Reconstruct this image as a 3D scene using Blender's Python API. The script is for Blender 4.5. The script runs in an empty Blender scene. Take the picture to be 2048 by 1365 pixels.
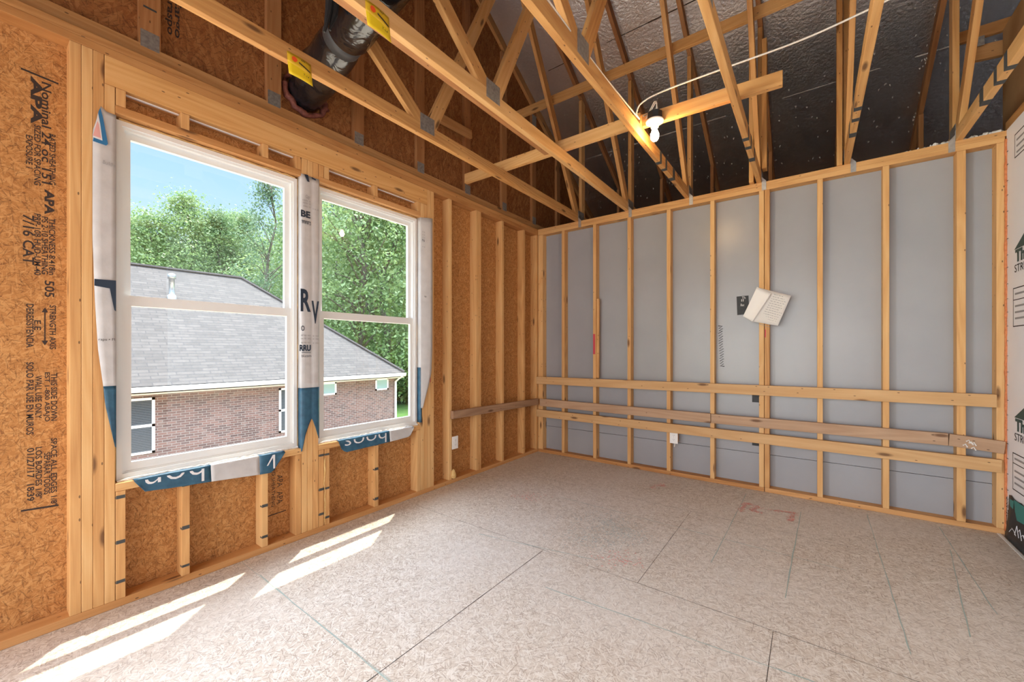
import bpy, bmesh, math, random
from mathutils import Vector, Matrix, noise
random.seed(7)
SC = bpy.context.scene
COL = SC.collection
PI = math.pi

# ------------------------------------------------------------------ camera
CAMPOS = (2.7364, -4.2293, 1.2661)
cd = bpy.data.cameras.new('camera')
cd.sensor_fit = 'HORIZONTAL'; cd.sensor_width = 36.0
cd.lens = 36.0 * 805.0 / 2048.0
cd.shift_y = 0.00895
cd.clip_start = 0.05; cd.clip_end = 300
cam = bpy.data.objects.new('camera', cd); COL.objects.link(cam)
cam.location = CAMPOS
cam.rotation_euler = (PI / 2, 0, math.radians(36.593))
SC.camera = cam
SC.view_settings.view_transform = 'Standard'
SC.view_settings.look = 'None'
SC.view_settings.gamma = 1.0
SC.view_settings.use_curve_mapping = False
SC.view_settings.exposure = 0.42
SC.cycles.use_denoising = True
SC.cycles.max_bounces = 10
SC.cycles.diffuse_bounces = 6
SC.cycles.glossy_bounces = 4
SC.cycles.transparent_max_bounces = 12
SC.cycles.sample_clamp_indirect = 8.0
SC.cycles.caustics_reflective = False

# ------------------------------------------------------------------ sky and sun
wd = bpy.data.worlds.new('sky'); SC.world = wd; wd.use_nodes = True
nt = wd.node_tree; nt.nodes.clear()
wo = nt.nodes.new('ShaderNodeOutputWorld'); bg = nt.nodes.new('ShaderNodeBackground')
tc = nt.nodes.new('ShaderNodeTexCoord'); sx = nt.nodes.new('ShaderNodeSeparateXYZ')
rp = nt.nodes.new('ShaderNodeValToRGB')
el = rp.color_ramp.elements
el[0].position = 0.0; el[0].color = (0.90, 0.95, 1.0, 1)
el[1].position = 0.85; el[1].color = (0.80, 0.88, 1.0, 1)
e = rp.color_ramp.elements.new(0.30); e.color = (0.46, 0.70, 1.0, 1)
e = rp.color_ramp.elements.new(0.50); e.color = (0.34, 0.58, 1.0, 1)
nt.links.new(tc.outputs['Generated'], sx.inputs[0]); nt.links.new(sx.outputs['Z'], rp.inputs[0])
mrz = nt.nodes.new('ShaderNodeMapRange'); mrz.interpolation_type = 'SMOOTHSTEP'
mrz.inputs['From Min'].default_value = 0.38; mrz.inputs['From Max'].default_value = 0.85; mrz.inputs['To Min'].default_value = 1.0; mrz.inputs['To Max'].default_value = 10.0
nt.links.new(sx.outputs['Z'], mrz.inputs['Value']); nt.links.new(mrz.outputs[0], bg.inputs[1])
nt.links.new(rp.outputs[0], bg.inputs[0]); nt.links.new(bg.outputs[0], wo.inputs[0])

def lamp(name, kind, loc, energy, color=(1, 1, 1), **kw):
    d = bpy.data.lights.new(name, kind); d.energy = energy; d.color = color
    for k, v in kw.items():
        setattr(d, k, v)
    o = bpy.data.objects.new(name, d); COL.objects.link(o); o.location = loc
    return o
SUNDIR = Vector((0.24, -0.31, -1.0))
sun = lamp('sun', 'SUN', (-20, 20, 60), 6.5, (1.0, 0.94, 0.82), angle=math.radians(0.5))
sun.rotation_euler = SUNDIR.to_track_quat('-Z', 'Y').to_euler()
# added fill lamps at two unseen, made-up openings behind the camera
rear = lamp('rear_fill', 'AREA', (1.9, -7.05, 1.45), 62.0, (1.0, 0.97, 0.94), shape='RECTANGLE', size=3.4, size_y=2.4)
rear.rotation_euler = (PI / 2 - math.radians(30), 0, 0); rear.data.spread = math.radians(120)
hall = lamp('hall_fill', 'AREA', (6.35, -4.9, 1.45), 10.0, (1.0, 0.97, 0.94), shape='RECTANGLE', size=3.2, size_y=2.2)
hall.rotation_euler = (PI / 2 - math.radians(18), 0, PI / 2); hall.data.spread = math.radians(140)

# added fill lamp to brighten the right wall, at a made-up unseen opening
side = lamp('side_fill', 'AREA', (-0.05, -5.9, 1.52), 215.0, (0.93, 0.97, 1.0), shape='RECTANGLE', size=1.75, size_y=1.8)
side.rotation_euler = (PI / 2 - math.radians(8), 0, -PI / 2); side.data.spread = math.radians(150)

# ------------------------------------------------------------------ object helpers
def tag(o, label=None, cat=None, group=None, kind=None):
    if label: o['label'] = label
    if cat: o['category'] = cat
    if group: o['group'] = group
    if kind: o['kind'] = kind
    return o

def empty(name, loc, label, cat, group=None):
    o = bpy.data.objects.new(name, None); COL.objects.link(o)
    o.location = loc; o.empty_display_size = 0.05
    return tag(o, label, cat, group)

def link(name, me, mat, parent=None, M=None):
    o = bpy.data.objects.new(name, me); COL.objects.link(o)
    if mat is not None and not me.materials:
        me.materials.append(mat)
    M = M if M is not None else Matrix.Identity(4)
    if parent is not None:
        o.parent = parent
        pm = wm(parent)
        M = pm.inverted() @ M
    o.matrix_basis = M
    return o

def wm(o):
    m = o.matrix_basis.copy()
    while o.parent:
        o = o.parent
        m = o.matrix_basis @ m
    return m

class MB:
    def __init__(s):
        s.v = []; s.f = []; s.uv = []; s.mi = []
    def quad(s, pts, uvs=None, m=0):
        b = len(s.v); s.v += [tuple(p) for p in pts]
        s.f.append(tuple(range(b, b + len(pts))))
        s.uv.append(uvs if uvs else [(0, 0)] * len(pts)); s.mi.append(m)
    def box(s, lo, hi, m=0):
        x0, y0, z0 = lo; x1, y1, z1 = hi
        F = [([(x0, y0, z0), (x0, y0, z1), (x0, y1, z1), (x0, y1, z0)], 0), ([(x1, y0, z0), (x1, y1, z0), (x1, y1, z1), (x1, y0, z1)], 0),
             ([(x0, y0, z0), (x1, y0, z0), (x1, y0, z1), (x0, y0, z1)], 1), ([(x0, y1, z0), (x0, y1, z1), (x1, y1, z1), (x1, y1, z0)], 1),
             ([(x0, y0, z0), (x0, y1, z0), (x1, y1, z0), (x1, y0, z0)], 2), ([(x0, y0, z1), (x1, y0, z1), (x1, y1, z1), (x0, y1, z1)], 2)]
        for pts, ax in F:
            if ax == 0: uv = [(p[1], p[2]) for p in pts]
            elif ax == 1: uv = [(p[0], p[2]) for p in pts]
            else: uv = [(p[0], p[1]) for p in pts]
            s.quad(pts, uv, m)
    def prism(s, poly, axis, a, b, m=0):
        """poly of 2D points extruded along axis (0 x, 1 y, 2 z) from a to b"""
        def P(p, h):
            return (h, p[0], p[1]) if axis == 0 else (p[0], h, p[1]) if axis == 1 else (p[0], p[1], h)
        n = len(poly)
        s.quad([P(p, b) for p in poly], [tuple(p) for p in poly], m)
        s.quad([P(p, a) for p in reversed(poly)], [tuple(p) for p in reversed(poly)], m)
        for i in range(n):
            p, q = poly[i], poly[(i + 1) % n]
            s.quad([P(p, a), P(q, a), P(q, b), P(p, b)], [(0, p[1]), (0, q[1]), (b - a, q[1]), (b - a, p[1])], m)
    def tube(s, pts, rad, n=10, caps=True, m=0):
        pts = [Vector(p) for p in pts]
        if not isinstance(rad, (list, tuple)): rad = [rad] * len(pts)
        rings = []; up = Vector((0.13, 0.21, 0.97)); L = 0
        for i, p in enumerate(pts):
            d = (pts[min(i + 1, len(pts) - 1)] - pts[max(i - 1, 0)]).normalized()
            a = d.cross(up)
            if a.length < 1e-4: a = d.cross(Vector((1, 0, 0)))
            a.normalize(); b = d.cross(a).normalized()
            if i: L += (p - pts[i - 1]).length
            base = len(s.v)
            for k in range(n):
                t = 2 * PI * k / n
                s.v.append(tuple(p + rad[i] * (math.cos(t) * a + math.sin(t) * b)))
            rings.append((base, L))
        for i in range(len(rings) - 1):
            A, la = rings[i]; B, lb = rings[i + 1]
            for k in range(n):
                k2 = (k + 1) % n
                s.f.append((A + k, A + k2, B + k2, B + k)); s.mi.append(m)
                s.uv.append([(la, k / n), (la, (k + 1) / n), (lb, (k + 1) / n), (lb, k / n)])
        if caps:
            for (A, l), rev in ((rings[0], False), (rings[-1], True)):
                ids = [A + k for k in range(n)]
                if not rev: ids.reverse()
                s.f.append(tuple(ids)); s.mi.append(m); s.uv.append([(0, 0)] * n)
    def lathe(s, prof, c=(0, 0, 0), n=24, m=0):
        """prof list of (r,z) around local z at c"""
        base = len(s.v)
        for r, z in prof:
            for k in range(n):
                t = 2 * PI * k / n
                s.v.append((c[0] + r * math.cos(t), c[1] + r * math.sin(t), c[2] + z))
        for i in range(len(prof) - 1):
            for k in range(n):
                k2 = (k + 1) % n
                A = base + i * n; B = A + n
                s.f.append((A + k, A + k2, B + k2, B + k)); s.mi.append(m); s.uv.append([(0, 0)] * 4)
    def mesh(s, name, mats, smooth=False):
        me = bpy.data.meshes.new(name)
        me.from_pydata(s.v, [], s.f)
        ul = me.uv_layers.new(name='UVMap')
        flat = [c for f in s.uv for p in f for c in p]
        ul.data.foreach_set('uv', flat)
        if not isinstance(mats, (list, tuple)): mats = [mats]
        for m in mats: me.materials.append(m)
        me.polygons.foreach_set('material_index', s.mi)
        if smooth:
            me.polygons.foreach_set('use_smooth', [True] * len(me.polygons))
        me.update()
        return me
    def build(s, name, mats, parent=None, M=None, smooth=False):
        return link(name, s.mesh(name, mats, smooth), None, parent, M)

_seed = [0]
def board(name, a, b, w, t, wdir, mat, parent=None, bev=0.003):
    """a piece of lumber from a to b; w is its size along wdir, t its size across"""
    a = Vector(a); b = Vector(b); L = (b - a).length
    X = (b - a).normalized(); Y = Vector(wdir); Y = (Y - Y.dot(X) * X).normalized(); Z = X.cross(Y)
    M = Matrix((( X.x, Y.x, Z.x, 0), (X.y, Y.y, Z.y, 0), (X.z, Y.z, Z.z, 0), (0, 0, 0, 1)))
    M.translation = (a + b) / 2
    bm = bmesh.new()
    bmesh.ops.create_cube(bm, size=1.0)
    for v in bm.verts:
        v.co = Vector((v.co.x * L, v.co.y * w, v.co.z * t))
    if bev:
        bmesh.ops.bevel(bm, geom=bm.edges[:], offset=bev, segments=2, affect='EDGES', profile=0.6)
    uvl = bm.loops.layers.uv.new('UVMap')
    _seed[0] += 1
    r = random.Random(_seed[0] * 13 + 5); ou = r.uniform(0, 40); ov = r.uniform(0, 40)
    for f in bm.faces:
        n = f.normal; ax = max(range(3), key=lambda i: abs(n[i]))
        for l in f.loops:
            c = l.vert.co
            if ax == 2: l[uvl].uv = (c.x + ou, c.y + ov)
            elif ax == 1: l[uvl].uv = (c.x + ou, c.z + ov + w * 0.5)
            else: l[uvl].uv = (c.y * 0.3 + ou, c.z + ov)
        f.smooth = False
    me = bpy.data.meshes.new(name); bm.to_mesh(me); bm.free()
    return link(name, me, mat, parent, M)

def text(name, body, M, mat, parent, width=None, height=0.03, clip=None, bold=0.0, ext=0.0004):
    """printed lettering as a thin mesh lying in local XY; width = fitted length"""
    cu = bpy.data.curves.new('lettering', 'FONT'); cu.body = body; cu.size = 1.0
    cu.extrude = 0.0; cu.offset = bold; cu.resolution_u = 3; cu.fill_mode = 'FRONT'
    cu.align_x = 'CENTER'; cu.align_y = 'CENTER'
    to = bpy.data.objects.new('lettering', cu); COL.objects.link(to)
    bpy.context.view_layer.update()
    dg = bpy.context.evaluated_depsgraph_get()
    me = bpy.data.meshes.new_from_object(to.evaluated_get(dg))
    bpy.data.objects.remove(to); bpy.data.curves.remove(cu)
    xs = [v.co.x for v in me.vertices]; ys = [v.co.y for v in me.vertices]
    cx, cy = (max(xs) + min(xs)) / 2, (max(ys) + min(ys)) / 2
    sy = height / max(1e-6, max(ys) - min(ys)); sxx = width / max(1e-6, max(xs) - min(xs)) if width else sy
    for v in me.vertices:
        v.co = ((v.co.x - cx) * sxx, (v.co.y - cy) * sy, 0.0)
    if clip:
        bm = bmesh.new(); bm.from_mesh(me)
        bmesh.ops.bisect_plane(bm, geom=bm.verts[:] + bm.edges[:] + bm.faces[:], plane_co=clip[0], plane_no=clip[1], clear_outer=True)
        bm.to_mesh(me); bm.free()
    me.materials.clear(); me.materials.append(mat)
    return link(name, me, None, parent, M)

def frame(o, x, y):
    x = Vector(x).normalized(); y = Vector(y).normalized(); z = x.cross(y)
    M = Matrix(((x.x, y.x, z.x, 0), (x.y, y.y, z.y, 0), (x.z, y.z, z.z, 0), (0, 0, 0, 1)))
    M.translation = Vector(o)
    return M

def sheet(name, rows, mat, parent=None, thick=0.0012, uvfun=None):
    """thin flexible sheet through a grid of points"""
    me = bpy.data.meshes.new(name)
    n = len(rows[0]); v = [tuple(p) for r in rows for p in r]; f = []
    for i in range(len(rows) - 1):
        for k in range(n - 1):
            f.append((i * n + k, i * n + k + 1, (i + 1) * n + k + 1, (i + 1) * n + k))
    me.from_pydata(v, [], f)
    me.polygons.foreach_set('use_smooth', [True] * len(f)); me.update()
    o = link(name, me, mat, parent)
    md = o.modifiers.new('thickness', 'SOLIDIFY'); md.thickness = thick; md.offset = 0
    return o

# ------------------------------------------------------------------ materials
def new_mat(name):
    m = bpy.data.materials.new(name); m.use_nodes = True
    t = m.node_tree; b = t.nodes['Principled BSDF']
    return m, t, b
def N(t, kind, **kw):
    n = t.nodes.new(kind)
    for k, v in kw.items(): setattr(n, k, v)
    return n
def ramp(t, stops):
    r = N(t, 'ShaderNodeValToRGB'); e = r.color_ramp.elements
    e[0].position, e[0].color = stops[0][0], (*stops[0][1], 1)
    e[1].position, e[1].color = stops[-1][0], (*stops[-1][1], 1)
    for p, c in stops[1:-1]:
        x = e.new(p); x.color = (*c, 1)
    return r
def math_node(t, op, a, b=None):
    n = N(t, 'ShaderNodeMath', operation=op)
    for i, x in enumerate((a, b)):
        if x is None: continue
        if isinstance(x, (int, float)): n.inputs[i].default_value = x
        else: t.links.new(x, n.inputs[i])
    return n.outputs[0]
def plain(name, col, rough=0.6, metal=0.0, spec=0.5):
    m, t, b = new_mat(name)
    b.inputs['Base Color'].default_value = (*col, 1); b.inputs['Roughness'].default_value = rough
    b.inputs['Metallic'].default_value = metal; b.inputs['Specular IOR Level'].default_value = spec
    return m
def mottled(name, col, col2, scale=20, rough=0.6, metal=0.0, bump=0.0, coord='Object'):
    m, t, b = new_mat(name)
    tc = N(t, 'ShaderNodeTexCoord'); no = N(t, 'ShaderNodeTexNoise'); no.inputs['Scale'].default_value = scale; no.inputs['Detail'].default_value = 5
    t.links.new(tc.outputs[coord], no.inputs['Vector'])
    r = ramp(t, [(0.3, col), (0.7, col2)]); t.links.new(no.outputs['Fac'], r.inputs[0])
    t.links.new(r.outputs[0], b.inputs['Base Color']); b.inputs['Roughness'].default_value = rough; b.inputs['Metallic'].default_value = metal
    if bump:
        bu = N(t, 'ShaderNodeBump'); bu.inputs['Strength'].default_value = bump; bu.inputs['Distance'].default_value = 0.01
        t.links.new(no.outputs['Fac'], bu.inputs['Height']); t.links.new(bu.outputs[0], b.inputs['Normal'])
    return m

def wood_mat(name, light, mid, dark, knot=(0.12, 0.05, 0.02), var=0.35, stain=None, knots=0.83):
    m, t, b = new_mat(name)
    uv = N(t, 'ShaderNodeUVMap'); oi = N(t, 'ShaderNodeObjectInfo')
    mp = N(t, 'ShaderNodeMapping'); mp.inputs['Scale'].default_value = (0.55, 6.5, 1)
    t.links.new(uv.outputs[0], mp.inputs[0])
    wv = N(t, 'ShaderNodeTexNoise'); wv.inputs['Scale'].default_value = 1.0; wv.inputs['Detail'].default_value = 1.0; wv.inputs['Roughness'].default_value = 0.35
    t.links.new(mp.outputs[0], wv.inputs['Vector'])
    ring = math_node(t, 'MULTIPLY', math_node(t, 'PINGPONG', math_node(t, 'MULTIPLY', wv.outputs['Fac'], 11.0), 0.5), 2.0)
    mp2 = N(t, 'ShaderNodeMapping'); mp2.inputs['Scale'].default_value = (5, 170, 1); t.links.new(uv.outputs[0], mp2.inputs[0])
    fine = N(t, 'ShaderNodeTexNoise'); fine.inputs['Scale'].default_value = 1.0; fine.inputs['Detail'].default_value = 3; t.links.new(mp2.outputs[0], fine.inputs['Vector'])
    mp3 = N(t, 'ShaderNodeMapping'); mp3.inputs['Scale'].default_value = (1.6, 9, 1); t.links.new(uv.outputs[0], mp3.inputs[0])
    big = N(t, 'ShaderNodeTexNoise'); big.inputs['Scale'].default_value = 1.0; big.inputs['Detail'].default_value = 2; t.links.new(mp3.outputs[0], big.inputs['Vector'])
    f = math_node(t, 'ADD', math_node(t, 'MULTIPLY', ring, 0.20), math_node(t, 'MULTIPLY', fine.outputs['Fac'], 0.34))
    f = math_node(t, 'ADD', f, math_node(t, 'MULTIPLY', big.outputs['Fac'], 0.50))
    rnd = math_node(t, 'MULTIPLY', math_node(t, 'SUBTRACT', oi.outputs['Random'], 0.5), var)
    f = math_node(t, 'ADD', f, rnd)
    r = ramp(t, [(0.18, light), (0.55, mid), (0.92, dark)]); t.links.new(f, r.inputs[0])
    # knots
    mk = N(t, 'ShaderNodeMapping'); mk.inputs['Scale'].default_value = (2.6, 9, 1); t.links.new(uv.outputs[0], mk.inputs[0])
    vo = N(t, 'ShaderNodeTexVoronoi', voronoi_dimensions='2D'); vo.inputs['Scale'].default_value = 1.0; t.links.new(mk.outputs[0], vo.inputs['Vector'])
    sp = N(t, 'ShaderNodeSeparateColor'); t.links.new(vo.outputs['Color'], sp.inputs[0])
    has = math_node(t, 'GREATER_THAN', sp.outputs[0], knots)
    kr = N(t, 'ShaderNodeMapRange'); kr.inputs['From Min'].default_value = 0.06; kr.inputs['From Max'].default_value = 0.15; kr.inputs['To Min'].default_value = 1; kr.inputs['To Max'].default_value = 0
    t.links.new(vo.outputs['Distance'], kr.inputs['Value'])
    kf = math_node(t, 'MULTIPLY', math_node(t, 'MULTIPLY', kr.outputs[0], has), 0.85)
    mx = N(t, 'ShaderNodeMix', data_type='RGBA'); t.links.new(kf, mx.inputs[0]); t.links.new(r.outputs[0], mx.inputs[6]); mx.inputs[7].default_value = (*knot, 1)
    # nail heads
    mn = N(t, 'ShaderNodeMapping'); mn.inputs['Scale'].default_value = (9, 22, 1); mn.inputs['Location'].default_value = (3.3, 1.7, 0); t.links.new(uv.outputs[0], mn.inputs[0])
    vn = N(t, 'ShaderNodeTexVoronoi', voronoi_dimensions='2D'); vn.inputs['Scale'].default_value = 1.0; t.links.new(mn.outputs[0], vn.inputs['Vector'])
    s2 = N(t, 'ShaderNodeSeparateColor'); t.links.new(vn.outputs['Color'], s2.inputs[0])
    nf = math_node(t, 'MULTIPLY', math_node(t, 'GREATER_THAN', s2.outputs[1], 0.80), math_node(t, 'LESS_THAN', vn.outputs['Distance'], 0.065))
    m2 = N(t, 'ShaderNodeMix', data_type='RGBA'); t.links.new(math_node(t, 'MULTIPLY', nf, 0.75), m2.inputs[0]); t.links.new(mx.outputs[2], m2.inputs[6]); m2.inputs[7].default_value = (0.07, 0.035, 0.02, 1)
    t.links.new(m2.outputs[2], b.inputs['Base Color'])
    b.inputs['Roughness'].default_value = 0.62; b.inputs['Specular IOR Level'].default_value = 0.35
    bu = N(t, 'ShaderNodeBump'); bu.inputs['Strength'].default_value = 0.12; bu.inputs['Distance'].default_value = 0.004
    t.links.new(f, bu.inputs['Height']); t.links.new(bu.outputs[0], b.inputs['Normal'])
    return m

def osb_mat(name, stops, layers=6, sa=15.0, sb=85.0, rough=0.75, bump=0.25, speck=(0.05, 0.02, 0.01), speck_amt=0.5, tint=None, vertical=False, gloss=0.3, dash=(0.7, 0.35), dscale=1.0):
    m, t, b = new_mat(name)
    uv = N(t, 'ShaderNodeUVMap')
    wn = N(t, 'ShaderNodeTexNoise'); wn.inputs['Scale'].default_value = 9; wn.inputs['Detail'].default_value = 2; t.links.new(uv.outputs[0], wn.inputs['Vector'])
    sc = N(t, 'ShaderNodeVectorMath', operation='SCALE'); sc.inputs['Scale'].default_value = 0.012; t.links.new(wn.outputs['Color'], sc.inputs[0])
    ad = N(t, 'ShaderNodeVectorMath', operation='ADD'); t.links.new(uv.outputs[0], ad.inputs[0]); t.links.new(sc.outputs[0], ad.inputs[1])
    best = None; rng = random.Random(len(name) * 7)
    for i in range(layers):
        ang = (i / layers) * PI + rng.uniform(-0.2, 0.2)
        if vertical: ang = PI / 2 + rng.uniform(-0.7, 0.7)
        ro = N(t, 'ShaderNodeMapping'); ro.inputs['Rotation'].default_value = (0, 0, ang); ro.inputs['Location'].default_value = (rng.uniform(0, 9), rng.uniform(0, 9), 0)
        t.links.new(ad.outputs[0], ro.inputs[0])
        s2 = N(t, 'ShaderNodeMapping'); k = rng.uniform(0.75, 1.35); s2.inputs['Scale'].default_value = (sa * k, sb * rng.uniform(0.7, 1.3), 1); t.links.new(ro.outputs[0], s2.inputs[0])
        vo = N(t, 'ShaderNodeTexVoronoi', voronoi_dimensions='2D'); vo.inputs['Scale'].default_value = 1.0; t.links.new(s2.outputs[0], vo.inputs['Vector'])
        se = N(t, 'ShaderNodeSeparateColor'); t.links.new(vo.outputs['Color'], se.inputs[0])
        best = se.outputs[0] if best is None else math_node(t, 'MAXIMUM', best, se.outputs[0])
    cv = math_node(t, 'FRACT', math_node(t, 'MULTIPLY', best, 61.7))
    ln = N(t, 'ShaderNodeTexNoise'); ln.inputs['Scale'].default_value = 2.2; ln.inputs['Detail'].default_value = 4; t.links.new(uv.outputs[0], ln.inputs['Vector'])
    cv2 = math_node(t, 'ADD', math_node(t, 'MULTIPLY', cv, 0.78), math_node(t, 'MULTIPLY', ln.outputs['Fac'], 0.25))
    r = ramp(t, stops); t.links.new(cv2, r.inputs[0])
    # dark gaps between strands
    gn = N(t, 'ShaderNodeTexNoise'); gn.inputs['Scale'].default_value = 75; gn.inputs['Detail'].default_value = 5; gn.inputs['Roughness'].default_value = 0.65
    t.links.new(ad.outputs[0], gn.inputs['Vector'])
    gr = N(t, 'ShaderNodeMapRange'); gr.inputs['From Min'].default_value = 0.60; gr.inputs['From Max'].default_value = 0.72; t.links.new(gn.outputs['Fac'], gr.inputs['Value'])
    gf = math_node(t, 'MULTIPLY', gr.outputs[0], speck_amt)
    mx = N(t, 'ShaderNodeMix', data_type='RGBA'); t.links.new(gf, mx.inputs[0]); t.links.new(r.outputs[0], mx.inputs[6]); mx.inputs[7].default_value = (*speck, 1)
    out = mx.outputs[2]
    # thin strand edges in several directions, dark and pale
    for n_dir, amt, colr, ph in ((5, dash[0], speck, 0.3), (4, dash[1], stops[-1][1], 0.65)):
        acc = None
        for i in range(n_dir):
            ro = N(t, 'ShaderNodeMapping'); ro.inputs['Rotation'].default_value = (0, 0, ph + i * PI / n_dir + rng.uniform(-.2, .2)); ro.inputs['Location'].default_value = (rng.uniform(0, 9), rng.uniform(0, 9), 0)
            t.links.new(ad.outputs[0], ro.inputs[0])
            s3 = N(t, 'ShaderNodeMapping'); s3.inputs['Scale'].default_value = (13 * dscale, 120 * dscale, 1); t.links.new(ro.outputs[0], s3.inputs[0])
            dn = N(t, 'ShaderNodeTexNoise', noise_dimensions='2D'); dn.inputs['Scale'].default_value = 1.0; dn.inputs['Detail'].default_value = 1.0; t.links.new(s3.outputs[0], dn.inputs['Vector'])
            dr = N(t, 'ShaderNodeMapRange'); dr.inputs['From Min'].default_value = 0.66; dr.inputs['From Max'].default_value = 0.74; t.links.new(dn.outputs['Fac'], dr.inputs['Value'])
            acc = dr.outputs[0] if acc is None else math_node(t, 'MAXIMUM', acc, dr.outputs[0])
        md = N(t, 'ShaderNodeMix', data_type='RGBA'); t.links.new(math_node(t, 'MULTIPLY', acc, amt), md.inputs[0]); t.links.new(out, md.inputs[6]); md.inputs[7].default_value = (*colr, 1)
        out = md.outputs[2]
    if tint:
        tn = N(t, 'ShaderNodeTexNoise'); tn.inputs['Scale'].default_value = 1.1; tn.inputs['Detail'].default_value = 3; t.links.new(uv.outputs[0], tn.inputs['Vector'])
        tr = N(t, 'ShaderNodeMapRange'); tr.inputs['From Min'].default_value = 0.42; tr.inputs['From Max'].default_value = 0.68; t.links.new(tn.outputs['Fac'], tr.inputs['Value'])
        m3 = N(t, 'ShaderNodeMix', data_type='RGBA'); t.links.new(math_node(t, 'MULTIPLY', tr.outputs[0], tint[1]), m3.inputs[0]); t.links.new(out, m3.inputs[6]); m3.inputs[7].default_value = (*tint[0], 1)
        out = m3.outputs[2]
    t.links.new(out, b.inputs['Base Color']); b.inputs['Roughness'].default_value = rough; b.inputs['Specular IOR Level'].default_value = gloss
    bu = N(t, 'ShaderNodeBump'); bu.inputs['Strength'].default_value = bump; bu.inputs['Distance'].default_value = 0.003
    t.links.new(math_node(t, 'ADD', best, math_node(t, 'MULTIPLY', gn.outputs['Fac'], -0.6)), bu.inputs['Height']); t.links.new(bu.outputs[0], b.inputs['Normal'])
    return m

M_stud = wood_mat('stud_wood', (0.76, 0.49, 0.225), (0.66, 0.37, 0.145), (0.48, 0.225, 0.075))
M_plate = wood_mat('plate_wood', (0.65, 0.36, 0.15), (0.53, 0.26, 0.09), (0.37, 0.15, 0.042))
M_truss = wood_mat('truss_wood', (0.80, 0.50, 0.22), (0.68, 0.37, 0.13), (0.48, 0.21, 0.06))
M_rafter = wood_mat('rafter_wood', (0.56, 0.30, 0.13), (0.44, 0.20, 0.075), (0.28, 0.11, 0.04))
M_rail = wood_mat('rail_wood', (0.66, 0.42, 0.205), (0.56, 0.325, 0.14), (0.40, 0.21, 0.085))
M_aged = wood_mat('weathered_wood', (0.52, 0.35, 0.225), (0.41, 0.255, 0.155), (0.25, 0.145, 0.09), var=0.5)
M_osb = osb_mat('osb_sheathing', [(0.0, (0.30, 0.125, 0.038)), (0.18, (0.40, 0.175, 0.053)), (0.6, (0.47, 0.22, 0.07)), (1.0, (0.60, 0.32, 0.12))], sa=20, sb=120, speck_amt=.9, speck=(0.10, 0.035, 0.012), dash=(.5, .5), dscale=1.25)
M_gable = osb_mat('osb_gable', [(0.0, (0.22, 0.08, 0.025)), (0.22, (0.29, 0.11, 0.034)), (0.65, (0.36, 0.145, 0.046)), (1.0, (0.46, 0.21, 0.075))], vertical=True, sa=9, sb=52, speck_amt=.7, dash=(.45, .35))  # same board as the wall sheathing, with attic shade put into the colour
M_floor = osb_mat('osb_floor', [(0.0, (0.50, 0.41, 0.325)), (0.16, (0.565, 0.475, 0.385)), (0.6, (0.62, 0.535, 0.445)), (1.0, (0.76, 0.70, 0.62))], sa=24, sb=140, dash=(.62, .75), dscale=1.1, rough=0.62, bump=0.2, speck=(0.27, 0.19, 0.135), speck_amt=0.6, tint=((0.70, 0.645, 0.585), 0.4))
M_panel = mottled('grey_panel', (0.325, 0.335, 0.36), (0.355, 0.365, 0.39), 3.0, rough=0.30)
M_white = mottled('white_sheathing', (0.84, 0.86, 0.90), (0.89, 0.90, 0.93), 4, rough=0.45)
M_vinyl = plain('white_vinyl', (0.78, 0.79, 0.78), 0.35)
M_wrap = mottled('house_wrap', (0.50, 0.495, 0.50), (0.58, 0.575, 0.58), 14, rough=0.42, bump=0.25)
M_wrapblue = mottled('house_wrap_blue', (0.018, 0.075, 0.135), (0.035, 0.125, 0.205), 25, rough=0.4, bump=0.2)
M_navy = plain('navy_print', (0.012, 0.028, 0.055), 0.5)
M_blueprint = plain('blue_print', (0.02, 0.16, 0.36), 0.5)
M_pink = plain('pink_print', (0.72, 0.38, 0.36), 0.5)
M_greyprint = plain('grey_print', (0.30, 0.30, 0.31), 0.6)
M_letter = plain('pale_print', (0.72, 0.72, 0.74), 0.5)
M_ink = plain('stamp_ink', (0.035, 0.022, 0.018), 0.8)
M_marker = plain('dark_marker_ink', (0.06, 0.065, 0.065), 0.8)
M_red = plain('red_paint', (0.55, 0.06, 0.08), 0.7)
M_galv = mottled('galvanised_steel', (0.42, 0.43, 0.43), (0.62, 0.63, 0.63), 30, rough=0.38, metal=0.85)
M_gusset = mottled('gusset_steel', (0.30, 0.29, 0.27), (0.46, 0.45, 0.42), 60, rough=0.5, metal=0.7)
M_yellow = plain('yellow_tag', (0.90, 0.66, 0.02), 0.5)
M_gold = plain('golden_tag_band', (0.72, 0.45, 0.02), 0.5)
M_tagred = plain('red_tag_dot', (0.85, 0.10, 0.02), 0.5)
M_paper = plain('white_paper', (0.86, 0.84, 0.81), 0.7)
M_paper2 = plain('printed_paper', (0.72, 0.69, 0.66), 0.7)
M_black = mottled('black_plastic', (0.012, 0.013, 0.016), (0.022, 0.025, 0.03), 30, rough=0.55)
M_whiteplastic = plain('white_plastic', (0.86, 0.86, 0.85), 0.35)
M_cable = plain('white_cable', (0.82, 0.76, 0.66), 0.45)
M_foamor = mottled('orange_sealant', (0.52, 0.15, 0.05), (0.68, 0.24, 0.09), 60, rough=0.6, bump=0.4)
M_foamred = mottled('dark_red_foam', (0.16, 0.045, 0.035), (0.30, 0.10, 0.07), 50, rough=0.6, bump=0.6)
M_foamwhite = mottled('white_foam', (0.70, 0.67, 0.62), (0.85, 0.82, 0.78), 60, rough=0.8, bump=0.6)
M_foamyel = mottled('yellow_foam', (0.62, 0.38, 0.13), (0.78, 0.55, 0.24), 50, rough=0.8, bump=0.6)
M_green = plain('dark_green_print', (0.015, 0.06, 0.055), 0.5)
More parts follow.
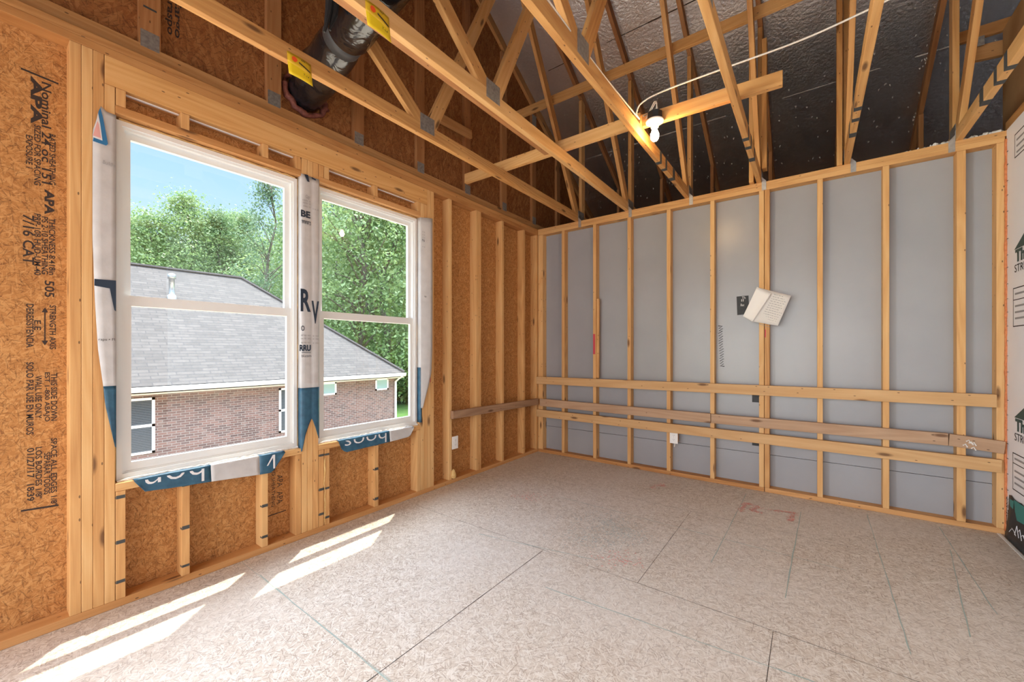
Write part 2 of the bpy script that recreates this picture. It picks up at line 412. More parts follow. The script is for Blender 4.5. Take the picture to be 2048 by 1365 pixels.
M_teal = plain('teal_print', (0.02, 0.22, 0.20), 0.5)
M_chalk = plain('blue_green_chalk', (0.36, 0.44, 0.40), 0.9)
M_seam = plain('dark_seam', (0.07, 0.055, 0.045), 0.9)
M_porcelain = plain('porcelain', (0.88, 0.86, 0.82), 0.25)

def foil_mat():
    m, t, b = new_mat('roof_foil')
    uv = N(t, 'ShaderNodeUVMap')
    n1 = N(t, 'ShaderNodeTexNoise'); n1.inputs['Scale'].default_value = 38; n1.inputs['Detail'].default_value = 6; t.links.new(uv.outputs[0], n1.inputs['Vector'])
    n2 = N(t, 'ShaderNodeTexNoise'); n2.inputs['Scale'].default_value = 2.5; n2.inputs['Detail'].default_value = 3; t.links.new(uv.outputs[0], n2.inputs['Vector'])
    r = ramp(t, [(0.3, (0.90, 0.90, 0.91)), (0.7, (0.97, 0.97, 0.98))]); t.links.new(n2.outputs['Fac'], r.inputs[0])
    t.links.new(r.outputs[0], b.inputs['Base Color'])
    b.inputs['Metallic'].default_value = 0.97; b.inputs['Roughness'].default_value = 0.35
    bu = N(t, 'ShaderNodeBump'); bu.inputs['Strength'].default_value = 0.8; bu.inputs['Distance'].default_value = 0.006
    t.links.new(math_node(t, 'ADD', n1.outputs['Fac'], n2.outputs['Fac']), bu.inputs['Height']); t.links.new(bu.outputs[0], b.inputs['Normal'])
    return m
M_foil = foil_mat()
def duct_mat():
    m, t, b = new_mat('black_duct_film')
    tc = N(t, 'ShaderNodeTexCoord'); n1 = N(t, 'ShaderNodeTexNoise'); n1.inputs['Scale'].default_value = 9; n1.inputs['Detail'].default_value = 2; n1.inputs['Distortion'].default_value = 2.0
    t.links.new(tc.outputs['Object'], n1.inputs['Vector'])
    b.inputs['Base Color'].default_value = (0.010, 0.012, 0.016, 1); b.inputs['Roughness'].default_value = 0.19; b.inputs['Specular IOR Level'].default_value = 1.0
    bu = N(t, 'ShaderNodeBump'); bu.inputs['Strength'].default_value = 0.30; bu.inputs['Distance'].default_value = 0.02
    t.links.new(n1.outputs['Fac'], bu.inputs['Height']); t.links.new(bu.outputs[0], b.inputs['Normal'])
    return m
M_duct = duct_mat()
def glass_mat(name, tint=(1, 1, 1), refl=0.0):
    m = bpy.data.materials.new(name); m.use_nodes = True; t = m.node_tree; t.nodes.clear()
    o = N(t, 'ShaderNodeOutputMaterial'); mix = N(t, 'ShaderNodeMixShader'); tr = N(t, 'ShaderNodeBsdfTransparent'); gl = N(t, 'ShaderNodeBsdfGlossy'); fr = N(t, 'ShaderNodeLayerWeight')
    tr.inputs[0].default_value = (*tint, 1); gl.inputs['Roughness'].default_value = 0.01; fr.inputs['Blend'].default_value = 0.5
    f = math_node(t, 'ADD', math_node(t, 'MULTIPLY', math_node(t, 'POWER', fr.outputs['Facing'], 5.0), 0.5), 0.03)
    t.links.new(f, mix.inputs[0]); t.links.new(tr.outputs[0], mix.inputs[1]); t.links.new(gl.outputs[0], mix.inputs[2]); t.links.new(mix.outputs[0], o.inputs[0])
    return m
M_glass = glass_mat('window_glass', (0.97, 0.985, 0.98))

# ------------------------------------------------------------------ the setting
def structure(o): o['kind'] = 'structure'; return o
TOP = 2.772            # top of the wall plates
RS, RC = 0.585, 4.41   # roof underside: z = RC - RS*y
RIDGE = -4.6
def roofz(y): return RC - RS * y if y >= RIDGE else RC - RS * RIDGE + RS * (y - RIDGE)

b = MB(); b.box((-0.10, -7.3, -0.25), (6.6, 1.9, 0.0)); floor = structure(b.build('floor', M_floor))

W1 = (-3.805, -2.907); W2 = (-2.791, -1.883); WZ = (0.61, 2.433)
b = MB()
X0, X1 = -0.101, -0.089
ys = [-7.3, -6.8, -5.0, W1[0], W1[1], W2[0], W2[1], 1.9]  # the gap behind the camera is an opening added for the side fill
for i in range(7):
    if i in (1, 3, 5):
        b.box((X0, ys[i], -0.3), (X1, ys[i + 1], WZ[0] - 0.01)); b.box((X0, ys[i], WZ[1] + 0.005), (X1, ys[i + 1], TOP))
    else:
        b.box((X0, ys[i], -0.3), (X1, ys[i + 1], TOP))
wall_left = structure(b.build('wall_left', M_osb))
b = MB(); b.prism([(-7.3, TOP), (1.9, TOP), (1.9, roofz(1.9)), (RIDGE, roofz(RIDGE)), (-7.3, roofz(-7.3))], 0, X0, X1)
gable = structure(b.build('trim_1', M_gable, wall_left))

# grey panels on the far side of the back wall
b = MB(); b.box((-0.08, 0.089, 0.32), (3.9, 0.101, TOP - 0.02)); wall_back = structure(b.build('wall_back', M_panel))
b = MB(); b.box((-0.08, 0.090, -0.1), (3.9, 0.103, 0.316)); b.build('lower_panel', M_panel, wall_back)
# right wall of white sheathing
b = MB(); b.box((3.812, -2.7, 0.0), (3.822, 0.0, TOP)); wall_right = structure(b.build('wall_right', M_white))
# walls behind the camera, with openings made up for the fill lamps
b = MB()
b.box((-0.1, -7.3, 0), (0.2, -7.2, TOP)); b.box((3.6, -7.3, 0), (6.6, -7.2, TOP)); b.box((0.2, -7.3, 2.65), (3.6, -7.2, TOP))
wall_rear = structure(b.build('wall_rear', M_osb))
b = MB()
b.box((6.5, -7.2, 0), (6.6, -6.5, TOP)); b.box((6.5, -3.3, 0), (6.6, 0.1, TOP)); b.box((6.5, -6.5, 0), (6.6, -3.3, 0.35)); b.box((6.5, -6.5, 2.55), (6.6, -3.3, TOP))
wall_hall = structure(b.build('wall_hall', M_osb))
# unseen partition and ceiling added to keep hall light out of the attic
b = MB(); b.box((3.9, 0.09, 0), (6.6, 0.10, 7.0)); wall_light_block = structure(b.build('wall_light_block', M_gable))
b = MB(); b.box((3.93, -7.2, TOP), (6.6, 0.09, TOP + .02)); structure(b.build('ceiling_light_block', M_osb))
# roof deck with a foil face
b = MB()
def slab(y0, y1):
    z0, z1 = roofz(y0), roofz(y1)
    L = math.hypot(y1 - y0, z1 - z0)
    b.quad([(-0.1, y0, z0), (6.6, y0, z0), (6.6, y1, z1), (-0.1, y1, z1)][::-1], [(0, 0), (6.7, 0), (6.7, L), (0, L)][::-1])
    b.quad([(-0.1, y0, z0 + .02), (6.6, y0, z0 + .02), (6.6, y1, z1 + .02), (-0.1, y1, z1 + .02)], [(0, 0)] * 4)
edges = [1.93, 0.852, -0.204, -1.26, -2.316, -3.372, -4.428, RIDGE]
for a, c in zip(edges[:-1], edges[1:]):
    slab(a - 0.0015, c + 0.0015)
slab(RIDGE, -7.3)
for x in (-0.1, 6.6):
    pass
ceiling = structure(b.build('ceiling', M_foil))
# roof deck above the foil keeps daylight out of the seams
b = MB()
b.prism([(1.93, roofz(1.93) + .021), (RIDGE, roofz(RIDGE) + .021), (-7.3, roofz(-7.3) + .021), (-7.3, roofz(-7.3) + .1), (RIDGE, roofz(RIDGE) + .1), (1.93, roofz(1.93) + .1)], 0, -0.101, 6.6)
b.build('roof_deck', M_osb, ceiling)
b = MB(); b.box((-0.1, 1.9, -0.3), (6.6, 1.95, roofz(1.9))); structure(b.build('wall_eave', M_osb))
b = MB(); b.box((6.6, -7.3, TOP), (6.65, 1.95, 7.2)); b.box((6.6, 0.05, -.3), (6.65, 0.35, TOP)); b.box((6.6, 1.65, -.3), (6.65, 1.95, TOP)); b.box((6.6, .35, -.3), (6.65, 1.65, .7)); b.box((6.6, .35, 1.35), (6.65, 1.65, TOP)); structure(b.build('wall_attic', M_gable))  # lower pieces and small gap added to control light behind the grey wall
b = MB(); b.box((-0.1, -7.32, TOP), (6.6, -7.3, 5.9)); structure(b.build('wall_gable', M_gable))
# seams of the foil panels: torn bright edges
for sy in (0.852, -0.204):
    bm = MB(); rr = random.Random(int(sy * 100))
    x = 0.0
    while x < 6.3:
        l = rr.uniform(0.05, 0.3); w = rr.uniform(0.002, 0.006)
        if rr.random() < 0.75:
            y0, y1 = sy - w, sy + w
            bm.quad([(x, y0, roofz(y0) - .0012), (x + l, y0, roofz(y0) - .0012), (x + l, y1, roofz(y1) - .0012), (x, y1, roofz(y1) - .0012)][::-1])
        x += l
    bm.build('panel_seam', M_foamwhite if sy > 0 else M_seam, ceiling)
# nail tips poking through the deck
bm = MB(); rr = random.Random(3)
for i in range(1300):
    y = rr.uniform(-2.2, 1.6); x = rr.uniform(0.02, 4.0)
    if rr.random() < 0.6: x = (round((x - .54) / .61) * .61 + .54) + rr.uniform(-.035, .035)
    z = roofz(y); L = rr.uniform(.012, .026); w = rr.uniform(.004, .008)
    d = Vector((rr.uniform(-.4, .4), rr.uniform(-.3, .3), -1)).normalized() * L
    bm.quad([(x - w, y, z), (x + w, y, z), (x + d.x, y + d.y, z + d.z)]); bm.quad([(x, y - w, z + w * RS), (x, y + w, z - w * RS), (x + d.x, y + d.y, z + d.z)])
o = bm.build('nail_tips', M_foamwhite, ceiling); o['kind'] = 'stuff'

# floor marks: seams between panels, chalk lines, paint
def floor_line(name, a, c, w, mat, z=0.0006, wob=0.0):
    bm = MB(); a = Vector((*a, 0)); c = Vector((*c, 0)); n = (c - a).cross(Vector((0, 0, 1))).normalized(); k = max(2, int((c - a).length / 0.08)); rr = random.Random(int(a.x * 991 + a.y * 77))
    prev = None
    for i in range(k + 1):
        p = a.lerp(c, i / k) + n * rr.uniform(-wob, wob); ww = w * rr.uniform(0.5, 1.2)
        cur = (p + n * ww, p - n * ww)
        if prev:
            bm.quad([(prev[0].x, prev[0].y, z), (prev[1].x, prev[1].y, z), (cur[1].x, cur[1].y, z), (cur[0].x, cur[0].y, z)])
        prev = cur
    o = bm.build(name, mat, floor)
    if o.data.polygons and o.data.polygons[0].normal.z < 0: o.data.flip_normals()
    return o
floor_line('panel_joint', (1.377, -3.9), (1.377, -2.075), 0.0020, M_seam)
floor_line('panel_joint', (0.02, -3.262), (2.4, -3.27), 0.0009, M_chalk)
floor_line('panel_joint', (0.16, -2.06), (3.8, -2.075), 0.0012, M_seam)
floor_line('panel_joint', (2.6, -3.27), (2.6, -2.075), 0.0014, M_seam)
floor_line('panel_joint', (0.16, -0.85), (3.8, -0.86), 0.0010, M_seam)
floor_line('panel_joint', (1.98, -2.07), (1.98, -0.86), 0.0012, M_seam)
for a, c in (((3.084, -0.1), (3.07, -1.9)), ((3.472, -0.1), (3.452, -1.3)), ((2.675, -0.35), (2.63, -1.75)), ((2.28, -0.15), (2.26, -1.6)), ((3.445, -0.523), (3.30, -1.6)), ((1.0, -1.2), (2.9, -1.23)), ((0.25, -3.258), (1.55, -3.275)), ((1.6, -2.4), (2.9, -2.3)), ((0.9, -2.14), (1.7, -1.98))):
    floor_line('chalk_line', a, c, 0.0026, M_chalk, 0.0009, 0.002)
def splat(name, c, r, mat, n, seed, dirs=(1, 0)):
    rr = random.Random(seed); bm = MB()
    for i in range(n):
        x = c[0] + rr.gauss(0, r); y = c[1] + rr.gauss(0, r * 0.8); s = rr.uniform(.0015, .0045)
        zz = rr.uniform(.0010, .0030); bm.quad([(x - s, y - s, zz), (x + s, y - s * .6, zz), (x + s * .7, y + s, zz), (x - s, y + s, zz)])
    return bm.build(name, mat, floor)
M_redfaint = plain('faded_red_paint', (0.74, 0.34, 0.29), 0.9)
M_bluefaint = plain('faded_chalk_dust', (0.42, 0.47, 0.44), 0.9)
def stroke_mark(strokes, w, n, seed):
    rr = random.Random(seed); bm = MB()
    for a, c in strokes:
        L = math.hypot(c[0] - a[0], c[1] - a[1])
        for i in range(int(n * L * .55)):
            t = rr.random(); x = a[0] + (c[0] - a[0]) * t + rr.gauss(0, w); y = a[1] + (c[1] - a[1]) * t + rr.gauss(0, w); q = rr.uniform(.002, .005)
            zz = rr.uniform(.0010, .0030); bm.quad([(x - q, y - q, zz), (x + q, y - q * .6, zz), (x + q * .7, y + q, zz), (x - q, y + q, zz)])
    o = bm.build('red_spray_mark', M_redfaint, floor); o['kind'] = 'stuff'
stroke_mark((((2.29, -.63), (2.31, -.40)), ((2.31, -.40), (2.41, -.45)), ((2.41, -.45), (2.35, -.54)), ((2.35, -.54), (2.43, -.58))), .012, 900, 1)
stroke_mark((((2.49, -.45), (2.64, -.41)), ((2.64, -.41), (2.61, -.61))), .012, 900, 2)
stroke_mark((((1.56, -.50), (1.62, -.33)), ((1.60, -.36), (1.66, -.40))), .016, 700, 3)
stroke_mark((((.70, -1.40), (.84, -1.30)),), .05, 900, 4)
stroke_mark((((1.72, -1.92), (1.88, -1.86)),), .05, 1000, 5)
for c, r, n, s in (((1.5, -1.45), .14, 500, 6), ((1.7, -1.55), .10, 300, 7), ((1.55, -1.75), .12, 300, 9)):
    o = splat('chalk_dust_mark', c, r, M_bluefaint, n, s); o['kind'] = 'stuff'

# ------------------------------------------------------------------ left wall framing
def stud_l(name, y0, y1, z0, z1, label, cat, group=None, mat=None):
    o = board(name, (-0.0445, (y0 + y1) / 2, z0), (-0.0445, (y0 + y1) / 2, z1), 0.089, abs(y1 - y0) - 0.0006, (1, 0, 0), mat or M_stud)
    return tag(o, label, cat, group)
def mark(parent, lo, hi, mat=None, name='ink_mark'):
    bm = MB(); bm.box(lo, hi); return bm.build(name, mat or M_marker, parent)

o = board('bottom_plate', (-0.0445, -7.15, 0.0195), (-0.0445, 0.0, 0.0195), 0.089, 0.038, (1, 0, 0), M_plate); tag(o, 'long bottom plate on the floor under the window wall', 'plate')
o = board('top_plate', (-0.0445, -7.15, TOP - 0.057), (-0.0445, 0.0, TOP - 0.057), 0.089, 0.038, (1, 0, 0), M_plate); tag(o, 'lower of the two top plates on the window wall, resting on the studs', 'plate')
o = board('top_plate', (-0.0445, -7.15, TOP - 0.019), (-0.0445, 0.085, TOP - 0.019), 0.089, 0.038, (1, 0, 0), M_plate); tag(o, 'upper of the two top plates on the window wall, under the gable', 'plate')
Z0, Z1 = 0.0385, TOP - 0.0765
KG = 'king studs left of the left window'
kl = ['outermost stud of the bundle left of the left window, beside the stamped sheathing', 'second stud of the bundle left of the left window', 'third stud of the bundle left of the left window, touching the header end']
for i in range(3):
    stud_l('king_stud', -3.957 + .038 * i, -3.919 + .038 * i, Z0, Z1, kl[i], 'stud', KG)
stud_l('jack_stud', -3.843, -3.805, Z0, 2.5555, 'jack stud holding up the left end of the header, behind the white wrap', 'stud')
# header of two plies with a foam spacer
h = empty('window_header', (0, -2.83, 2.626), 'knotty wide header beam spanning above both windows', 'header')
board('beam_ply', (-0.019, -3.842, 2.626), (-0.019, -1.805, 2.626), 0.139, 0.0375, (0, 0, 1), M_truss, h)
board('beam_ply', (-0.070, -3.842, 2.626), (-0.070, -1.805, 2.626), 0.139, 0.0375, (0, 0, 1), M_truss, h)
bm = MB(); bm.box((-0.051, -3.84, 2.551), (-0.038, -1.807, 2.69)); bm.build('foam_spacer', M_whiteplastic, h)
# mullion studs and the bundle right of the right window
ml = ['left stud of the three in the post between the windows', 'middle stud of the three in the post between the windows', 'right stud of the three in the post between the windows']
for i in range(3):
    stud_l('mullion_stud', -2.9065 + .0387 * i, -2.8685 + .0387 * i, Z0, 2.5555, ml[i], 'stud', 'studs of the post between the windows')
jl = ['first jack stud right of the right window', 'second jack stud right of the right window']
for i in range(2):
    stud_l('jack_stud', -1.882 + .0385 * i, -1.844 + .0385 * i, Z0, 2.5555, jl[i], 'stud')
kl = ['king stud touching the right end of the header', 'king stud at the far right of the bundle beside the right window']
ks = []
for i in range(2):
    ks.append(stud_l('king_stud', -1.8045 + .0385 * i, -1.7665 + .0385 * i, Z0, Z1, kl[i], 'stud'))
mark(ks[0], (0.0003, -1.775, 0.98), (0.0008, -1.768, 1.36), M_red, 'red_mark')
# head plates, sills
for W, nm in ((W1, 'left'), (W2, 'right')):
    o = board('head_plate', (-0.0445, W[0], 2.452), (-0.0445, W[1], 2.452), 0.089, 0.038, (1, 0, 0), M_plate); tag(o, 'horizontal head plate over the %s window, below the short cripples' % nm, 'plate')
    o = board('rough_sill', (-0.0445, W[0], 0.590), (-0.0445, W[1], 0.590), 0.089, 0.038, (1, 0, 0), M_stud); tag(o, 'rough sill board under the %s window, partly covered by wrap' % nm, 'sill')
low = [(-3.804, -3.767, 'cripple under the left window touching the jack studs, with black ink bars', 1), (-3.546, -3.509, 'cripple under the left window, first one standing free from the left, ink bars', 1),
       (-3.150, -3.113, 'cripple under the left window, second one standing free from the left, ink bars', 1), (-2.945, -2.908, 'cripple under the right end of the left window sill', 0),
       (-2.789, -2.752, 'cripple against the post at the left end of the right window sill', 1), (-2.748, -2.711, 'cripple with foam streak, second from the post under the right window', 1),
       (-2.346, -2.309, 'free standing cripple in the middle under the right window', 1), (-1.921, -1.884, 'cripple under the right end of the right window sill', 0)]
for y0, y1, lab, mk in low:
    o = stud_l('sill_cripple', y0, y1, Z0, 0.5705, lab, 'cripple stud', 'cripples below the windows')
    if mk:
        rr = random.Random(int(y0 * 100))
        for z in (0.10, 0.31, 0.52):
            z += rr.uniform(-.025, .02)
            mark(o, (0.0003, y0 + .002, z), (0.0009, y1 - .002, z + rr.uniform(.012, .022)))
            mark(o, (-0.02, y0 - .0006, z + .003), (0.0004, y0 + .0004, z + .012))
bm = MB(); rr = random.Random(5); pts = [(0.002, -2.749 + rr.uniform(-.004, .004), 0.06 + i * .045) for i in range(11)]
bm.tube(pts, [rr.uniform(.002, .006) for _ in pts], 6); bm.build('foam_streak', M_foamyel, bpy.data.objects['sill_cripple.005'] if 'sill_cripple.005' in bpy.data.objects else None)
up = [(-3.803, -3.766, 'short cripple above the left window at its left end'), (-3.549, -3.510, 'short cripple above the left window, second from the left'), (-3.145, -3.110, 'short cripple above the left window, third from the left'),
      (-2.944, -2.908, 'short cripple above the left window at its right end'), (-2.789, -2.752, 'short cripple above the right window against the post'), (-2.750, -2.713, 'short cripple above the right window, second from the post'),
      (-2.354, -2.315, 'short cripple above the middle of the right window'), (-1.920, -1.884, 'short cripple above the right window at its right end')]
for y0, y1, lab in up:
    stud_l('head_cripple', y0, y1, 2.4715, 2.5555, lab, 'cripple stud', 'short cripples over the windows')
rl = [(-1.540, -1.502, 'first stud right of the window bundle, with the white outlet on it'), (-1.155, -1.117, 'left stud of the doubled pair on the window wall'), (-1.1165, -1.0785, 'right stud of the doubled pair on the window wall'),
      (-0.732, -0.694, 'second single stud from the corner on the window wall'), (-0.318, -0.280, 'single stud nearest the corner on the window wall')]
for y0, y1, lab in rl:
    stud_l('wall_stud', y0, y1, Z0, Z1, lab, 'stud', 'studs between windows and corner')
stud_l('corner_stud', -0.0385, -0.0005, Z0, Z1, 'corner stud of the window wall, where it meets the grey wall', 'stud')
for y in (-4.56, -4.97, -5.4, -5.8, -6.2, -6.6):
    pass
o = board('backing_rail', (0.0195, -1.522, 0.655), (0.0195, -0.04, 0.630), 0.075, 0.036, (0, 0, 1), M_aged); tag(o, 'short weathered rail nailed across the studs of the window wall', 'rail')

# ------------------------------------------------------------------ back wall framing
def stud_b(name, x0, x1, z0, z1, label, cat, group=None):
    o = board(name, ((x0 + x1) / 2, 0.0445, z0), ((x0 + x1) / 2, 0.0445, z1), 0.088, abs(x1 - x0) - 0.0006, (0, 1, 0), M_stud)
    return tag(o, label, cat, group)
o = board('bottom_plate', (0.001, 0.0445, 0.0195), (2.402, 0.0445, 0.0195), 0.089, 0.038, (0, 1, 0), M_plate); tag(o, 'bottom plate along the grey wall, part left of the doubled stud', 'plate')
o = board('bottom_plate', (2.406, 0.0445, 0.0195), (3.805, 0.0445, 0.0195), 0.089, 0.038, (0, 1, 0), M_plate); tag(o, 'bottom plate along the grey wall, part right of the doubled stud', 'plate')
o = board('top_plate', (0.001, 0.0445, TOP - 0.057), (3.805, 0.0445, TOP - 0.057), 0.089, 0.038, (0, 1, 0), M_stud); tag(o, 'lower of the two top plates on the grey wall', 'plate')
o = board('top_plate', (0.001, 0.0445, TOP - 0.019), (3.90, 0.0445, TOP - 0.019), 0.089, 0.038, (0, 1, 0), M_stud); tag(o, 'upper of the two top plates on the grey wall, carrying the trusses', 'plate')
bl = [(0.002, 0.070, 'stud of the grey wall right in the left corner'), (0.337, 0.375, 'grey wall stud, first one clear of the left corner'), (0.744, 0.782, 'grey wall stud with a red mark and a short stick beside it'),
      (1.146, 1.184, 'grey wall stud between the red marked stud and the outlet stud'), (1.557, 1.595, 'grey wall stud carrying the white outlet box'), (1.961, 1.999, 'grey wall stud just left of the black squiggle'),
      (2.362, 2.4005, 'left half of the doubled grey wall stud under the papers'), (2.4035, 2.442, 'right half of the doubled grey wall stud under the papers'),
      (2.779, 2.817, 'grey wall stud, first right of the papers'), (3.185, 3.223, 'grey wall stud, second right of the papers'), (3.578, 3.624, 'grey wall stud, third right of the papers, widest looking'), (3.766, 3.805, 'end stud of the grey wall beside the orange sealant')]
bs = []
for x0, x1, lab in bl:
    bs.append(stud_b('wall_stud', x0, x1, Z0, Z1, lab, 'stud', 'studs of the grey wall'))
mark(bs[2], (0.746, -0.0006, 1.22), (0.772, -0.0002, 1.45), M_red, 'red_mark')
mark(bs[7], (2.406, -0.0006, 1.38), (2.415, -0.0002, 1.45), M_red, 'red_mark')
o = board('wood_stick', (0.796, 0.020, 0.952), (0.800, 0.020, 1.85), 0.028, 0.024, (1, 0, 0), M_stud); tag(o, 'short stick standing on the upper rail beside the red marked stud', 'stick')
def rail(a, c, w, mat, lab):
    o = board('backing_rail', (a[0], -0.0195, a[1]), (c[0], -0.0195, c[1]), w, 0.038, (0, 0, 1), mat)
    return tag(o, lab, 'rail', 'rails across the grey wall')
rail((0.002, 0.893), (3.760, 0.917), 0.089, M_rail, 'upper rail across the grey wall, clean pale wood')
rail((0.05, 0.622), (1.972, 0.617), 0.089, M_aged, 'middle rail across the grey wall, left brown piece')
rail((1.976, 0.617), (3.530, 0.622), 0.087, M_aged, 'middle rail across the grey wall, long weathered piece right of its joint')
r3 = rail((3.534, 0.622), (3.796, 0.601), 0.085, M_aged, 'middle rail across the grey wall, short dirty end piece at the right')
rail((0.002, 0.488), (3.783, 0.472), 0.089, M_rail, 'lower rail across the grey wall, clean pale wood')
bm = MB(); rr = random.Random(12)
for i in range(5):
    p = Vector((3.60 + rr.uniform(0, .06), -0.0395, .60 + rr.uniform(-.035, .035))); bm.tube([p, p + Vector((.012, -.002, .012)), p + Vector((.022, -.001, -.01))], .004, 6)
bm.build('foam_streak', M_foamwhite, r3)
# marks on the grey panels
rr = random.Random(9); pts = []
for i in range(34):
    t = i / 33; pts.append((2.035 + (0.018 if i % 2 else -0.018) * (0.7 + .5 * rr.random()) + .015 * t, 0.0875, 1.50 - 0.40 * t + (0.01 if i % 2 else 0)))
bm = MB(); bm.tube(pts, 0.0040, 5); bm.build('ink_squiggle', M_ink, wall_back)
for z0, z1 in ((0.785, 0.86), (0.385, 0.44)):
    bm = MB(); bm.box((2.300, 0.0865, z0), (2.356, 0.0892, z1)); bm.build('black_tape', M_black, wall_back)
c = empty('black_card', (2.224, 0.088, 1.685), 'small black card with white scribble stuck on the grey panel beside the papers', 'card')
bm = MB(); bm.prism([(2.173, 1.772), (2.271, 1.775), (2.277, 1.603), (2.179, 1.597)], 1, 0.0860, 0.0888); bm.build('card', M_black, c)
for i, (ln, zz, l) in enumerate((('Th', 1.757, .030), ('II', 1.733, .018), ('Bat', 1.690, .030))):
    text('white_scribble', ln, frame((2.222 + .01 * (i == 0), 0.0856, zz), (1, 0, -.05), (0.05, 0, 1)), M_letter, c, width=l, height=.022)
# papers stapled on the doubled stud
p = empty('paper_sheets', (2.42, -0.02, 1.66), 'stapled white papers hanging tilted on the doubled stud', 'paper')
def page(name, TL, TR, BR, BL, mat, y0, curl, n=8):
    rows = []
    for i in range(n + 1):
        t = i / n; row = []
        for k in range(n + 1):
            s = k / n
            x = (TL[0] * (1 - s) + TR[0] * s) * (1 - t) + (BL[0] * (1 - s) + BR[0] * s) * t
            z = (TL[1] * (1 - s) + TR[1] * s) * (1 - t) + (BL[1] * (1 - s) + BR[1] * s) * t
            row.append((x, y0 - curl * (t * t * .6 + (2 * s - 1) ** 2 * .4), z))
        rows.append(row)
    return sheet(name, rows, mat, p, 0.0006)
page('printed_sheet', (2.352, 1.83), (2.60, 1.735), (2.506, 1.479), (2.31, 1.525), M_paper2, -0.004, 0.035)
page('folded_sheet', (2.350, 1.833), (2.456, 1.765), (2.316, 1.522), (2.243, 1.573), M_paper, -0.022, 0.035)
d = Vector((0.248, 0, -0.095)).normalized(); dn = Vector((-0.094, 0, -0.256)).normalized(); rr = random.Random(2)
bm = MB()
for i in range(15):
    q = Vector((2.475, 0, 1.760)) + dn * (0.020 * i); s0 = 0.0; e0 = 0.105 + 0.004 * i - rr.uniform(0, .03)
    q0 = q - d * (0.002 * i)
    while s0 < e0:
        w = rr.uniform(.006, .02); t = i / 15
        a0 = q0 + d * s0; a1 = q0 + d * min(e0, s0 + w)
        for A in (a0,):
            yy = -0.0055 - 0.035 * ((t * .9) ** 2 * .6 + .4 * abs(2 * (0.45 + s0 / .25) - 1) ** 2)
            bm.quad([(a0.x, yy - .004, a0.z), (a1.x, yy - .004, a1.z), (a1.x, yy - .004, a1.z - .004), (a0.x, yy - .004, a0.z - .004)])
        s0 += w + rr.uniform(.003, .009)
bm.build('printed_lines', M_greyprint, p)

# outlets
def outlet(loc, axis, label, box):
    o = empty('wall_outlet', loc, label, 'outlet')
    def P(a, bq, cq):   # a along wall, bq out of wall, cq up
        return (loc[0] + bq, loc[1] + a, loc[2] + cq) if axis == 'x' else (loc[0] + a, loc[1] - bq, loc[2] + cq)
    def bx(name, a0, a1, b0, b1, c0, c1, mat):
        q0 = P(a0, b0, c0); q1 = P(a1, b1, c1)
        bm = MB(); bm.box(tuple(min(i, j) for i, j in zip(q0, q1)), tuple(max(i, j) for i, j in zip(q0, q1)))
        ob = bm.build(name, mat, o)
        if name == 'cover_plate':
            md = ob.modifiers.new('edge', 'BEVEL'); md.width = 0.002; md.segments = 2
        return ob
    bx('cover_plate', -.038, .038, .001, .007, -.060, .060, M_whiteplastic)
    for cz in (-.021, .021):
        f = bx('receptacle', -.016, .016, .007, .0095, cz - .014, cz + .014, M_whiteplastic)
        for ax in (-.006, .006): bx('slot', ax - .0012, ax + .0012, .0094, .0099, cz - .002, cz + .007, M_greyprint)
        bx('slot', -.002, .002, .0094, .0099, cz - .010, cz - .006, M_greyprint)
    bx('screw', -.002, .002, .007, .0082, -.002, .002, M_galv)
    bx('outlet_box', -.032, .032, -.06, .0005, -.050, .050, box)
    return o
outlet((-0.001, -1.462, 0.382), 'x', 'white outlet on the window wall beside the first stud right of the windows', M_foamyel)
o = outlet((1.630, -0.006, 0.388), 'y', 'white outlet on the grey wall stud below the lower rail', M_plate)
bm = MB(); bm.tube([(1.632, 0.02, .34), (1.630, 0.025, .31), (1.624, 0.03, .285)], .005, 8); bm.build('cable_end', M_cable, o)
bm = MB(); rr = random.Random(4)
bm.lathe([(0.0, -.03), (.022, -.024), (.028, 0), (.02, .03), (.012, .05), (0, .06)], (0.006, -1.487, 0.075), 9)
o = bm.build('foam_blob', M_foamyel); tag(o, 'small yellow foam blob on the bottom plate beside the outlet stud', 'foam')

